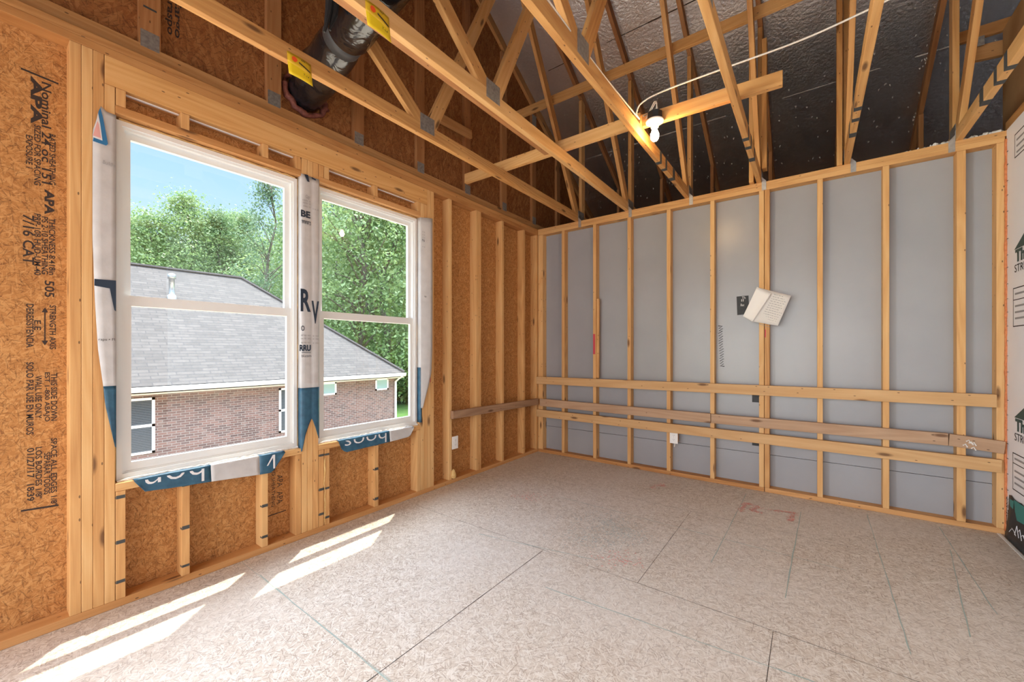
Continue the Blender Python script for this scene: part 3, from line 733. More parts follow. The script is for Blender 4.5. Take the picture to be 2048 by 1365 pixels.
# ------------------------------------------------------------------ windows
def window(name, W):
    r = bpy.data.objects.new(name, None); COL.objects.link(r); r.location = (-0.07, (W[0] + W[1]) / 2, 0.62); r['kind'] = 'structure'; r.empty_display_size = 0.05
    y0, y1, z0, z1 = W[0] + .010, W[1] - .010, 0.613, 2.418
    def ring(nm, ya, yb, za, zb, wl, wt, wb, x0, x1, mat=M_vinyl, parent=r):
        m = MB()
        m.prism([(ya, za), (ya, zb), (ya + wl, zb - wt), (ya + wl, za + wb)][::-1], 0, x0, x1); m.prism([(yb, za), (yb - wl, za + wb), (yb - wl, zb - wt), (yb, zb)][::-1], 0, x0, x1)
        m.prism([(ya, za), (ya + wl, za + wb), (yb - wl, za + wb), (yb, za)][::-1], 0, x0, x1); m.prism([(ya, zb), (yb, zb), (yb - wl, zb - wt), (ya + wl, zb - wt)][::-1], 0, x0, x1)
        ob = m.build(nm, mat, parent)
        bmm = bmesh.new(); bmm.from_mesh(ob.data); bmesh.ops.recalc_face_normals(bmm, faces=bmm.faces[:]); bmm.to_mesh(ob.data); bmm.free()
        return ob
    ring('window_frame', y0, y1, z0, z1, .022, .024, .030, -0.112, -0.040)
    ring('frame_stop', y0 + .022, y1 - .022, z0 + .030, z1 - .024, .010, .012, .008, -0.112, -0.052)
    ring('outer_fin', y0 - .03, y1 + .03, z0 - .03, z1 + .03, .030, .030, .030, -0.113, -0.106)
    mid = 1.515
    s1 = ring('lower_sash', y0 + .026, y1 - .026, z0 + .034, mid + .030, .032, .052, .046, -0.082, -0.056)
    s2 = ring('upper_sash', y0 + .030, y1 - .030, mid - .022, z1 - .030, .030, .036, .046, -0.110, -0.084)
    m = MB(); m.box((-0.0705, y0 + .05, z0 + .07), (-0.0685, y1 - .05, mid - .01)); m.build('pane', M_glass, s1)
    m = MB(); m.box((-0.0985, y0 + .05, mid + .01), (-0.0965, y1 - .05, z1 - .06)); m.build('pane', M_glass, s2)
    for yy in (W[1] - .005, W[0] + .004):
        m = MB(); rr = random.Random(int(yy * 100)); pts = [(-0.046 + rr.uniform(-.004, .002), yy + rr.uniform(-.0015, .0015), .62 + 1.8 * i / 40) for i in range(41)]
        m.tube(pts, [rr.uniform(.004, .0065) for _ in pts], 6); m.build('foam_bead', M_foamyel, r)
    m = MB(); rr = random.Random(3); pts = [(-0.046 + rr.uniform(-.003, .003), W[0] + .02 + (W[1] - W[0] - .04) * i / 30, 2.424 + rr.uniform(-.002, .003)) for i in range(31)]
    m.tube(pts, [rr.uniform(.004, .007) for _ in pts], 6); m.build('foam_bead', M_foamyel, r)
    m = MB(); pts = [(-0.030 + rr.uniform(-.008, .008), W[0] + .01 + (W[1] - W[0] - .02) * i / 44, .612 + rr.uniform(-.001, .004)) for i in range(45)]
    m.tube(pts, [rr.uniform(.005, .010) for _ in pts], 6); m.build('foam_bead', M_foamwhite, r)
    return r
win1 = window('window_1', W1); win2 = window('window_2', W2)

# ------------------------------------------------------------------ house wrap round the openings
def nz(y, z, k=0): return noise.noise(Vector((y * 9 + k, z * 5, k * 1.7)))
def interp(tab, z):
    for (za, va), (zb, vb) in zip(tab[:-1], tab[1:]):
        if (za - z) * (zb - z) <= 0: return va + (vb - va) * (za - z) / (za - zb) if za != zb else va
    return tab[0][1] if abs(z - tab[0][0]) < abs(z - tab[-1][0]) else tab[-1][1]
# left strip
LE = [(2.43, -3.856), (2.306, -3.883), (1.81, -3.884), (1.506, -3.876), (1.268, -3.865), (1.09, -3.8475), (1.003, -3.841), (0.791, -3.806)]
wl = empty('wrap_strip', (0, -3.84, 1.6), 'white wrap strip with triangle logo along the left edge of the left window', 'house wrap', 'house wrap strips beside the windows')
def lrow(z):
    le = interp(LE, z); zz = z
    xs = [.006 + .006 * abs(nz(le + .02, z)) + (.010 if False else 0), .005 + .005 * nz(-3.85, z, 1) ** 2 * 4, .0042, .0035]
    yy = [le, le * .6 + -3.806 * .4, le * .2 + -3.806 * .8, -3.8025]
    top = lambda y: zz
    row = [(xs[i] + .001, yy[i], zz) for i in range(4)]
    row.append((-0.040, -3.8025, zz))
    return row
zs = [2.43 - (2.43 - 1.092) * i / 46 for i in range(47)]
rows = [lrow(z) for z in zs]
rows[0] = [(p[0], p[1], p[2] - (.012 if k else -.005)) for k, p in enumerate(rows[0])]
sheet('white_wrap', rows, M_wrap, wl)
zs = [1.092 - (1.092 - 0.792) * i / 12 for i in range(13)]
sheet('blue_wrap', [lrow(z) for z in zs], M_wrapblue, wl)
def flat(name, poly, mat, parent, x=.013, th=.0005):
    m = MB(); m.prism(poly, 0, x, x + th); ob = m.build(name, mat, parent)
    bmm = bmesh.new(); bmm.from_mesh(ob.data); bmesh.ops.recalc_face_normals(bmm, faces=bmm.faces[:]); bmm.to_mesh(ob.data); bmm.free(); return ob
flat('logo_triangle', [(-3.883, 2.255), (-3.838, 2.252), (-3.832, 2.262), (-3.848, 2.375), (-3.858, 2.424), (-3.864, 2.405)], M_blueprint, wl)
flat('logo_triangle', [(-3.883, 2.273), (-3.851, 2.270), (-3.859, 2.350), (-3.866, 2.396)], M_letter, wl, .0137)
flat('logo_triangle', [(-3.883, 2.281), (-3.856, 2.279), (-3.863, 2.342), (-3.868, 2.356)], M_pink, wl, .0144)
text('printed_word', 'Buildin', frame((-0.0, 0, 0), (0, 1, 0), (0, 0, 1)) if False else frame((0.0135, -3.828, 2.168), (0, 1, -.10), (0, .1, 1)), M_greyprint, wl, width=.042, height=.018)
flat('logo_letter', [(-3.878, 1.572), (-3.878, 1.604), (-3.804, 1.606), (-3.804, 1.455), (-3.810, 1.462), (-3.826, 1.565)][::-1], M_navy, wl)
text('printed_word', 'raps \u2022 Fl', frame((0.0135, -3.836, 1.316), (0, 1, 0), (0, 0, 1)), M_ink, wl, width=.056, height=.016)
# strip over the post between the windows
wm2 = empty('wrap_strip', (0, -2.85, 1.6), 'white printed wrap strip folded over the post between the windows', 'house wrap', 'house wrap strips beside the windows')
def mcol(j, z):
    y = [-2.911, -2.9115, -2.905, -2.885, -2.862, -2.848, -2.840, -2.832, -2.815, -2.797, -2.7865, -2.7865][j]
    x = [-0.040, -0.002, .006, .0065, .0055, .0050, .0025, .0055, .0055, .0050, .001, -0.040][j]
    return (x + (.003 * nz(y, z, 4) if 2 <= j <= 9 else 0), y + (.003 * nz(.3, z, 5) if 5 <= j <= 7 else 0), z)
zs = [2.447 - (2.447 - 1.012) * i / 40 for i in range(41)]
sheet('white_wrap', [[mcol(j, z) for j in range(12)] for z in zs], M_wrap, wm2)
zb = [0.585, .585, .59, .69, .755, .785, .80, .785, .735, .675, .655, .655]
sheet('blue_wrap', [[mcol(j, 1.012 + (zb[j] - 1.012) * i / 14) for j in range(12)] for i in range(15)], M_wrapblue, wm2)
XP = .0102
flat('printed_bar', [(-2.893, 2.447), (-2.868, 2.450), (-2.858, 2.405), (-2.872, 2.405)][::-1], M_navy, wm2, XP)
flat('printed_bar', [(-2.846, 2.445), (-2.815, 2.438), (-2.815, 2.430), (-2.840, 2.434)][::-1], M_navy, wm2, XP)
def ptxt(s, px0, px1, py0, py1, mat, bold=0.0, parent=wm2):
    f = lambda px: -2.907 + (px - 603) * (0.116 / 34.0); g = lambda py: 2.447 - (py - 352) / 284.3
    return text('printed_word', s, frame((XP, (f(px0) + f(px1)) / 2, (g(py0) + g(py1)) / 2), (0, 1, 0), (0, 0, 1)), mat, parent, width=f(px1) - f(px0), height=g(py0) - g(py1), bold=bold)
ptxt('Qgr', 610, 619, 390, 398, M_greyprint)
ptxt('BE', 600.5, 619, 421, 434, M_navy, .04)
flat('printed_bar', [(-2.915 + .004, 2.137), (-2.852, 2.137), (-2.852, 2.134), (-2.911, 2.134)][::-1], M_navy, wm2, XP)
ptxt('www.s', 602, 620, 440.5, 447, M_navy)
for y in (400, 405, 411): ptxt('illlll ll', 604 + (y - 400) * .1, 619, y, y + 3, M_greyprint)
ptxt('ll lll llll', 624, 636, 412, 415, M_greyprint)
ptxt('R', 600, 620, 571, 614, M_navy, .03)
ptxt('V', 621.5, 636.5, 592, 636, M_navy, .03)
ptxt('o', 601, 607.5, 641, 651, M_navy, .0)
for y in (658, 664, 672): ptxt('lil lll llll', 601, 619, y, y + 3, M_greyprint); ptxt('ll llil', 624, 636, y + .5, y + 3.5, M_greyprint)
ptxt('RRU', 598, 620, 677.5, 689.5, M_navy, .04)
flat('printed_bar', [(-2.911, 1.252), (-2.849, 1.252), (-2.849, 1.249), (-2.911, 1.249)][::-1], M_navy, wm2, XP)
ptxt('bl.com', 602, 621, 696, 701, M_navy)
# right strip with a loose curled edge
wr = empty('wrap_strip', (0, -1.85, 1.6), 'white wrap strip with a loose curled edge right of the right window', 'house wrap', 'house wrap strips beside the windows')
RE = [(2.42, -1.776), (1.70, -1.777), (1.25, -1.779), (1.07, -1.790), (0.95, -1.815), (0.83, -1.850), (0.74, -1.874)]
def rrow(z):
    re = interp(RE, z); w = re + 1.887
    return [(-0.040, -1.8875, z), (0.002, -1.8875, z), (.007, -1.880, z)] + [(.007 + .028 * math.sin(PI * .5 * s) * min(1, w / .1) + .003 * nz(s, z, 8), -1.880 + (re + 1.880) * s, z + (.012 * s if z > 2.41 else 0)) for s in (.25, .5, .75, 1.0)]
zs = [2.425 - (2.425 - .76) * i / 44 for i in range(45)]
sheet('white_wrap', [rrow(z) for z in zs], M_wrap, wr)
sheet('blue_wrap', [[(-0.038, -1.8885, z), (0.003, -1.8885, z), (.0045, -1.884, z), (.004, -1.884 + max(.003, .03 * (1.1 - z) if z > .78 else .012), z)] for z in [1.115 - i * .04 for i in range(13)]], M_wrapblue, wr)
for i, y in enumerate((2.30, 2.275, 2.25, 2.17)):
    text('printed_word', 'il ll', frame((.0205, -1.867, y), (0, 1, -.05), (0, .05, 1)), M_greyprint, wr, width=.026, height=.010)
text('printed_word', 'N', frame((.0205, -1.869, 2.225), (0, 1, 0), (0, 0, 1)), M_navy, wr, width=.024, height=.022)
text('printed_word', '\u2122', frame((.026, -1.852, 1.735), (0, 1, 0), (0, 0, 1)), M_navy, wr, width=.022, height=.012)
# flaps folded over the sills
def flap(W, label, bot, segs, words):
    f = empty('wrap_flap', (0, (W[0] + W[1]) / 2, .58), label, 'house wrap', 'house wrap flaps under the windows')
    for ya, yb, mat, nm in segs:
        k = max(3, int((yb - ya) / .02)); rows = []
        for i in range(10):
            row = []
            for j in range(k + 1):
                y = ya + (yb - ya) * j / k; zb_ = interp([(p[0], p[1]) for p in bot], y)
                zt = .613
                if i == 0: row.append((-0.030, y, zt))
                elif i == 1: row.append((0.0015, y, zt + .0005))
                else:
                    t = (i - 2) / 7; row.append((.004 + .010 * t + .0035 * nz(y * 2, t, 3), y, zt - .002 + (zb_ - zt + .002) * t))
            rows.append(row)
        sheet(nm, rows, mat, f)
    for s, y, w, h, zc in words:
        ob = text('flap_lettering', s, frame((.0205, y, zc), (0, -1, 0), (0, 0, -1)), M_letter, f, width=w, height=h, clip=(Vector((0, -(.606 - zc), 0)), Vector((0, -1, 0))), bold=-.01)
    return f
b1 = [(-3.738, .607), (-3.699, .546), (-3.60, .535), (-3.417, .522), (-3.16, .499), (-3.09, .495), (-3.065, .535), (-3.016, .607)]
flap(W1, 'torn wrap flap with upside-down letters hanging under the left window', b1, [(-3.738, -3.415, M_wrapblue, 'blue_wrap'), (-3.415, -3.165, M_wrap, 'white_wrap'), (-3.165, -3.016, M_wrapblue, 'blue_wrap')],
     [('bon', -3.575, .25, .125, .600)])
flat('flap_stroke', [(-3.128, .545), (-3.094, .606), (-3.080, .606), (-3.080, .52), (-3.090, .52), (-3.092, .59), (-3.12, .545)][::-1], M_letter, bpy.data.objects['wrap_flap'], .0185)
b2 = [(-2.65, .607), (-2.63, .552), (-2.596, .520), (-2.213, .527), (-2.011, .535), (-1.964, .607)]
flap(W2, 'torn wrap flap with upside-down letters hanging under the right window', b2, [(-2.65, -2.21, M_wrapblue, 'blue_wrap'), (-2.21, -1.964, M_wrap, 'white_wrap')],
     [('boos', -2.43, .36, .10, .585)])
# ------------------------------------------------------------------ stamps printed on the sheathing
ST = [("EXPOSURE 1", -4.07, 2.234, 2.086, .020), ("APA", -4.049, 2.506, 2.29, .034), ("SIZED FOR SPACING", -4.046, 2.291, 2.016, .020), ("Nominal 24 oc 151", -4.019, 2.497, 2.032, .030), ("RATED SHEATHING", -4.001, 2.268, 2.033, .020),
      ("APA", -4.01, 2.007, 1.892, .030), ("THICKNESS 8.418in", -4.002, 1.878, 1.614, .020), ("PS 2-10 SHEATHING", -4.024, 1.879, 1.615, .020), ("PRP-108 HUD-UM-40", -4.046, 1.887, 1.607, .020), ("7/16 CAT", -4.072, 1.875, 1.652, .034),
      ("505", -4.01, 1.587, 1.511, .030), ("STRENGTH AXIS", -4.0, 1.475, 1.27, .020), ("E.E", -4.046, 1.402, 1.357, .020), ("DERESISTENCIA", -4.068, 1.475, 1.277, .022), ("THIS SIDE DOWN", -3.996, 1.159, 0.938, .020),
      ("EST 1-800 ABAJO", -4.019, 1.164, 0.937, .020), ("WALL USE ONLY", -4.043, 1.15, 0.954, .020), ("SOLO PAR USE EN MUROS", -4.068, 1.212, 0.885, .022), ('SPACE ALL EDGES 1/8"', -3.996, 0.857, 0.543, .020),
      ("SEPARAR TODOS", -4.017, 0.794, 0.602, .020), ('LOS BORDES 1/8"', -4.042, 0.824, 0.589, .020), ("01/27/17  18:39", -4.066, 0.824, 0.585, .022)]
XS = -0.0884
for s, y, za, zb_, hh in ST:
    text('printed_stamp', s, frame((XS, y, (za + zb_) / 2), (0, 0, -1), (0, 1, 0)), M_ink, wall_left, width=za - zb_, height=hh, bold=.05 if s == 'APA' else .018)
for a, c in (((-4.094, 2.522), (-3.982, 2.512)), ((-4.094, .549), (-3.982, .541))):
    flat('printed_stamp', [(a[0], a[1] - .004), (c[0], c[1] - .004), (c[0], c[1] + .004), (a[0], a[1] + .004)], M_ink, wall_left, XS)
flat('printed_stamp', [(-4.026, 1.31), (-4.022, 1.31), (-4.022, 1.44), (-4.026, 1.44)], M_ink, wall_left, XS)
flat('printed_stamp', [(-4.034, 1.44), (-4.014, 1.44), (-4.024, 1.462)], M_ink, wall_left, XS)
flat('printed_stamp', [(-4.034, 1.31), (-4.024, 1.288), (-4.014, 1.31)], M_ink, wall_left, XS)
for s, y, za, zb_, hh in (("RATED SHEATHING", -3.045, .55, .24, .022), ("APA", -3.005, .44, .36, .035), ("APA", -3.005, .33, .25, .035)):
    text('printed_stamp', s, frame((XS, y, (za + zb_) / 2), (0, 0, -1), (0, 1, 0)), M_ink, wall_left, width=za - zb_, height=hh)
flat('printed_stamp', [(-3.085, .185), (-2.965, .190), (-2.965, .196), (-3.085, .191)], M_ink, wall_left, XS)

# ------------------------------------------------------------------ roof trusses
def plate_box(name, x, y, z, w, hgt, parent, mat=None):
    for s in (-1, 1):
        m = MB(); xx = x + s * .0198
        m.box((xx - .0009, y - w / 2, z - hgt / 2), (xx + .0009, y + w / 2, z + hgt / 2)); m.build(name, mat or M_gusset, parent)
CB = TOP + .0445
def truss(x, label, marks=False, plies=()):
    t = empty('roof_truss', (x, 0, TOP), label, 'truss', 'roof trusses')
    bc = board('bottom_chord', (x, -7.0, CB), (x, 1.34, CB), .089, .038, (0, 0, 1), M_truss, t)
    tz = lambda y: roofz(y) - .0525
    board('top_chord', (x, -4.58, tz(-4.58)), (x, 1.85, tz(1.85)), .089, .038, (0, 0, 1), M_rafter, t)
    board('vertical_web', (x, .130, TOP + .088), (x, .130, roofz(.13) - .104), .089, .0365, (0, 1, 0), M_truss, t)
    board('diagonal_web', (x, -.005, TOP + .075), (x, -1.365, 5.09), .089, .0360, (0, 1, 0), M_truss, t)
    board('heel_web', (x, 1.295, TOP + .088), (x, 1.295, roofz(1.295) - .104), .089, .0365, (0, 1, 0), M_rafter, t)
    board('diagonal_web', (x, -2.262, TOP + .085), (x, -1.236, 5.00), .089, .0362, (0, 1, 0), M_truss, t)
    board('diagonal_web', (x, -2.335, TOP + .080), (x, -4.45, TOP + 1.72), .089, .0364, (0, 0, 1), M_truss, t)
    plate_box('gusset_plate', x, -2.30, TOP + .092, .13, .115, t)
    plate_box('gusset_plate', x, .07, TOP + .075, .15, .10, t)
    plate_box('gusset_plate', x, -1.30, 5.03, .16, .12, t)
    if marks:
        for y in (-.95, -.80, -.58):
            m = MB(); m.box((x - .0196, y, TOP - .0006), (x + .0196, y + (.07 if y == -.58 else .048), TOP + .0896)); m.build('ink_mark', M_marker, bc)
    for dx, z0, z1, dy in plies:
        board('vertical_web', (x + dx, .02 + dy, TOP + z0), (x + dx, .02 + dy, z1), .089, .036, (0, 1, 0), M_truss, t)
    return t
TX = [0.540, 1.140, 1.752, 2.362, 2.972, 3.592]
tl = ['roof truss nearest the window wall, with the left yellow tag', 'roof truss second from the window wall, with the upper yellow tag', 'roof truss the lit bulb hangs beside, its chord black banded near the wall',
      'roof truss above the papers with extra uprights screwed to it', 'roof truss right of the papers where the white cable ends', 'roof truss nearest the white sheathing in the right corner']
TR = []
for i, x in enumerate(TX):
    TR.append(truss(x, tl[i], marks=i >= 2, plies=((-.055, .0, 4.10, -.03), (.045, .10, 4.02, -.03)) if i == 3 else ((-.048, .0, 4.6, .01),) if i == 4 else ()))
# hurricane ties
hl = ['metal tie at the truss nearest the window wall', 'metal tie at the second truss from the window wall', 'metal tie on the plate below the bulb truss', 'metal tie above the doubled stud with the papers', 'metal tie at the truss right of the papers', 'metal tie at the truss nearest the white sheathing']
for i, x in enumerate(TX):
    s = 1 if x < 2.7 else -1
    if i == 4: s = 1
    m = MB(); x0 = x + s * .0215
    m.box((x0 - .0008, -.003, TOP - .01), (x0 + .0008, .085, TOP + .075))
    m.box((min(x0, x0 + s * .034), -.0035, TOP - .075), (max(x0, x0 + s * .034), -.0015, TOP + .005))
    m.prism([(x0, TOP + .005), (x0 + s * .034, TOP + .005), (x0, TOP + .045)][::(1 if s < 0 else -1)], 1, -.0035, -.0015)
    for zz in (-.06, -.04, -.02):
        m.box((x0 + s * .014, -.005, TOP + zz - .003), (x0 + s * .020, -.0034, TOP + zz + .003))
    o = m.build('hurricane_tie', M_galv); tag(o, hl[i], 'metal tie', 'metal ties on the grey wall plate')
# gable truss standing on the window wall
g = empty('gable_truss', (-.07, -2, TOP), 'gable framing of flat uprights against the brown sheathing above the windows', 'truss')
board('bottom_chord', (-.0695, -7.1, CB), (-.0695, 1.5, CB), .089, .038, (0, 0, 1), M_plate, g)
board('top_chord', (-.0695, -4.58, roofz(-4.58) - .0525), (-.0695, 1.85, roofz(1.85) - .0525), .089, .038, (0, 0, 1), M_plate, g)
for k in range(-2, 8):
    y = -3.665 + .6096 * k
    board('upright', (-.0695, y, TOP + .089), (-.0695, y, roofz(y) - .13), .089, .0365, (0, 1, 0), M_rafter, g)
    m = MB(); m.box((-.0512, y - .038, TOP + .075), (-.0500, y + .038, TOP + .165)); m.build('gusset_plate', M_gusset, g)
    if k in (5, 6):
        m = MB(); m.box((-.0512, y - .045, roofz(y) - .34), (-.0500, y + .045, roofz(y) - .2)); m.build('gusset_plate', M_gusset, g)
text('pencil_writing', 'HSP 1', frame((-.0506, -3.665, 3.17), (0, 0, -1), (0, 1, 0)), M_marker, g, width=.23, height=.055)
for k, s in enumerate(('Graspo', 'Cargo')):
    text('pencil_writing', s, frame((-.0884, -3.575 + .032 * k, 3.12), (0, 0, -1), (0, 1, 0)), M_ink, gable, width=.24, height=.04, bold=.02)
o = board('scrap_block', (-0.0325, -1.66, 3.425), (-0.0325, -1.20, 3.450), .080, .036, (0, 0, 1), M_plate); tag(o, 'short block nailed to a gable upright in front of the brown sheathing', 'wood block')

# bracing
def brace(a, c, w, t, wd, lab):
    o = board('brace_board', a, c, w, t, wd, M_truss); return tag(o, lab, 'brace', 'brace boards across the trusses')
brace((.08, -1.395, TOP + .134), (1.768, -1.385, TOP + .134), .088, .038, (0, 0, 1), 'pale brace board lying across the truss chords left of the bulb')
brace((1.745, -1.350, TOP + .134), (2.60, -1.305, TOP + .134), .088, .038, (0, 0, 1), 'brace board carrying the bulb, its free end sticking out right')
brace((.02, -.520, 3.935), (2.99, -.520, 3.935), .088, .036, (0, 0, 1), 'high brace board nailed across the slanting webs in front of the foil')
o = board('loose_plank', (1.045, -4.6, TOP + .109), (1.045, -1.42, TOP + .109), .120, .036, (1, 0, 0), M_rafter); tag(o, 'loose plank lying along the second truss up to the brace', 'plank')

# yellow truss tags
def ytag(x, y, lab, tilt):
    e_ = empty('truss_tag', (x + .021, y, TOP + .01), lab, 'tag', 'yellow truss tags')
    w = .124
    def P(u, v, off=0):   # u 0..1 along y, v 0..1 from top down
        return (x + .0205 + .010 * v * v + off + .006 * math.sin(u * 3), y - w / 2 + w * u + .006 * v, TOP + .045 - .118 * v - .005 * u)
    sheet('tag_sheet', [[P(u / 6, v / 6) for u in range(7)] for v in range(7)], M_yellow, e_, .0008)
    sheet('tag_band', [[P(u / 6, .03 + v * .42 / 4 + (.10 * u / 6 if v == 4 else 0), .0010) for u in range(7)] for v in range(5)], M_gold, e_, .0004)
    m = MB(); c0 = P(.28, .22, .0022); pts = []
    m.quad([(c0[0], c0[1] + .014 * math.cos(a * PI / 8), c0[2] + .014 * math.sin(a * PI / 8)) for a in range(16)]); m.build('red_dot', M_tagred, e_)
    m = MB(); pts = []
    for i in range(26):
        q = P(.46 + .46 * i / 25, .26 + .14 * (i / 25) + (.035 if i % 2 else -.02), .0026); pts.append(q)
    m.tube(pts, .0022, 5); m.build('script_mark', M_ink, e_)
    q = P(.72, .70, .0030); text('tag_number', 'T-14', frame(q, (0, 1, -.12), (0, .12, 1)), M_ink, e_, width=.030, height=.011)
    q = P(.62, .10, .0040); text('tag_number', 'ill', frame(q, (0, 1, -.12), (0, .12, 1)), M_ink, e_, width=.018, height=.008)
ytag(TX[0], -3.190, 'yellow tag on the truss nearest the window wall, lower left of the duct', 0)
ytag(TX[1], -3.130, 'yellow tag on the second truss, at the top of the photo above the duct', 0)

# black flexible duct
dct = empty('flex_duct', (-.09, -2.84, 3.04), 'shiny black flexible duct running from the brown gable wall over the trusses', 'duct')
m = MB(); pts = []; rad = []
dirv = Vector((1, -.150, .0)); p0 = Vector((-.12, -2.835, 3.04))
for i in range(60):
    t = i / 59 * 4.1
    dz = -.03 * math.sin(min(1, t / 1.2) * PI) * 0 + .012 * noise.noise(Vector((t * 3, 0, 0)))
    pts.append(p0 + dirv * t + Vector((0, 0, dz + .03 * min(1, t / .5))))
    r_ = .118 + .008 * noise.noise(Vector((t * 7, 3, 1)))
    if abs(t - .70) < .06: r_ = .098
    if t < .35: r_ = .112 + .02 * (t / .35)
    rad.append(r_)
m.tube(pts, rad, 28); m.build('duct_sleeve', M_duct, dct, smooth=True)
m = MB(); c0 = p0 + dirv * .70 + Vector((0, 0, .03)); m.tube([c0 - dirv * .05, c0 + dirv * .05], [.1085, .1085], 28); m.build('duct_tape', plain('grey_duct_tape', (.07, .075, .08), .4), dct, smooth=True)
m = MB(); rr = random.Random(8); pts = []; rads = []
for i in range(27):
    a = 2 * PI * i / 26; R = .135 + rr.uniform(-.012, .012); pts.append((-.080 + rr.uniform(-.004, .006), -2.835 + R * math.cos(a), 3.045 + R * math.sin(a) * 1.05)); rads.append(rr.uniform(.010, .030))
m.tube(pts, rads, 8, caps=False); m.build('foam_collar', M_foamred, dct, smooth=True)
m = MB()
for dy in (0, .028):
    m.tube([(.78, -3.170 + dy, 2.86 + dy), (.785, -3.150 + dy, 2.98), (.79, -3.140 + dy, 3.15), (.80, -3.120 + dy, 3.6)], [.006, .018, .024, .026], 8)
m.build('hanger_strap', M_black, dct)

# bulb fixture
L = empty('bulb_fixture', (1.872, -1.405, 2.885), 'lit bare bulb in a white porcelain holder on a black box, on the brace board', 'lamp')
m = MB()
m.lathe([(0, .052), (.045, .052), (.050, .048), (.050, -.004), (.047, -.004), (0, -.004)], (1.868, -1.402, 2.862), 8); m.build('junction_box', M_black, L)
m = MB(); m.lathe([(0, .0), (.058, .0), (.061, -.004), (.058, -.012), (.040, -.017), (.030, -.020), (.026, -.038), (.0235, -.050), (.018, -.050), (0, -.046)], (1.868, -1.402, 2.856), 28); m.build('lamp_holder', M_porcelain, L, smooth=True)
def emit(name, col, s):
    mm = bpy.data.materials.new(name); mm.use_nodes = True; t = mm.node_tree; t.nodes.clear(); o_ = N(t, 'ShaderNodeOutputMaterial'); e_ = N(t, 'ShaderNodeEmission')
    e_.inputs[0].default_value = (*col, 1); e_.inputs[1].default_value = s; t.links.new(e_.outputs[0], o_.inputs[0]); return mm
m = MB(); m.lathe([(.013, .0), (.014, -.012), (.0215, -.026), (.0275, -.042), (.0285, -.058), (.025, -.074), (.016, -.087), (.006, -.092), (0, -.0925)], (1.868, -1.402, 2.806), 24); m.build('bulb', emit('glowing_bulb', (1.0, .62, .26), 200.0), L, smooth=True)
for k, (dx, dy) in enumerate(((-.012, .0), (.012, .004))):
    m = MB(); m.tube([(1.800 + k * .02, -1.380, 2.900), (1.83 + k * .012, -1.39, 2.945), (1.865 + k * .006, -1.398, 2.992 - k * .012), (1.878 + k * .004, -1.400, 2.988 - k * .012), (1.882, -1.402, 2.95), (1.880 + dx, -1.402, 2.912)], .0042, 8); m.build('wire_loop', M_cable, L, smooth=True)
def curve_pts(P, n=8):
    out = []
    P = [Vector(p) for p in P]
    for i in range(len(P) - 1):
        a = P[max(0, i - 1)]; b_ = P[i]; c_ = P[i + 1]; d_ = P[min(len(P) - 1, i + 2)]
        for k in range(n):
            t = k / n
            out.append(.5 * ((2 * b_) + (c_ - a) * t + (2 * a - 5 * b_ + 4 * c_ - d_) * t * t + (-a + 3 * b_ - 3 * c_ + d_) * t ** 3))
    out.append(P[-1]); return out
def cable(P, lab, r=.0052):
    m = MB(); m.tube(curve_pts(P), r, 8); o = m.build('cable', M_cable, smooth=True); return tag(o, lab, 'cable', 'white electric cables')
cable([(1.782, -1.480, 2.868), (1.775, -1.500, 2.90), (1.816, -1.50, 2.954), (1.965, -1.50, 2.978), (2.318, -1.50, 2.978), (2.688, -1.50, 2.975), (2.955, -1.50, 3.000), (3.08, -1.50, 3.02)], 'white cable sagging free from the bulb to the truss at the right')
cable([(1.795, -1.42, 2.905), (1.82, -1.345, 2.955), (1.97, -1.340, TOP + .183), (2.30, -1.325, TOP + .183), (2.345, -1.32, TOP + .183)], 'white cable stapled along the top of the bulb brace', .0045)
cable([(1.782, -1.46, 2.87), (1.778, -1.62, TOP + .094), (1.768, -2.05, TOP + .0942), (1.765, -2.38, TOP + .10), (1.772, -2.7, TOP + .0942), (1.770, -3.6, TOP + .0942)], 'white cable along the truss chord beside the bulb', .0045)

# ------------------------------------------------------------------ right side: sheathing prints, sealant, gable pieces
RX = 3.8115
def rflat(name, poly, mat, parent, d=.0006, th=.0004):
    m = MB(); m.prism(poly, 0, RX - d - th, RX - d); ob = m.build(name, mat, parent)
    bmm = bmesh.new(); bmm.from_mesh(ob.data); bmesh.ops.recalc_face_normals(bmm, faces=bmm.faces[:]); bmm.to_mesh(ob.data); bmm.free(); return ob
def RL(px, py):
    return px, py
def rtext(s, y, z, w, hgt, mat, bold=0.0):
    return text('printed_word', s, frame((RX - .0012, y, z), (0, -1, 0), (0, 0, 1)), mat, wall_right, width=w, height=hgt, bold=bold)
def rbox(y0, y1, z0, z1, rows):
    for p in ([(y0, z1), (y1, z1), (y1, z1 - .006), (y0, z1 - .006)], [(y0, z0), (y1, z0), (y1, z0 + .006), (y0, z0 + .006)], [(y0, z0), (y0 - .004, z0), (y0 - .004, z1), (y0, z1)]):
        rflat('printed_line', p, M_ink, wall_right)
    for zz in rows:
        rflat('printed_line', [(y0 - .03, zz), (y1, zz), (y1, zz - .012), (y0 - .03, zz - .012)], M_greyprint, wall_right)
for zt in (1.925, .825):
    rflat('logo_roof', [(-.135, zt), (-.30, zt + .085), (-.36, zt + .085), (-.36, zt)], M_green, wall_right)
    rtext('Th', -.225, zt - .045, .15, .082, M_green, .05)
    rtext('STRU', -.235, zt - .125, .19, .050, M_ink, .0)
rbox(-.115, -.36, 1.42, 1.675, (1.64, 1.56, 1.52, 1.48)); rflat('printed_line', [(-.115, 1.598), (-.36, 1.598), (-.36, 1.593), (-.115, 1.593)], M_ink, wall_right)
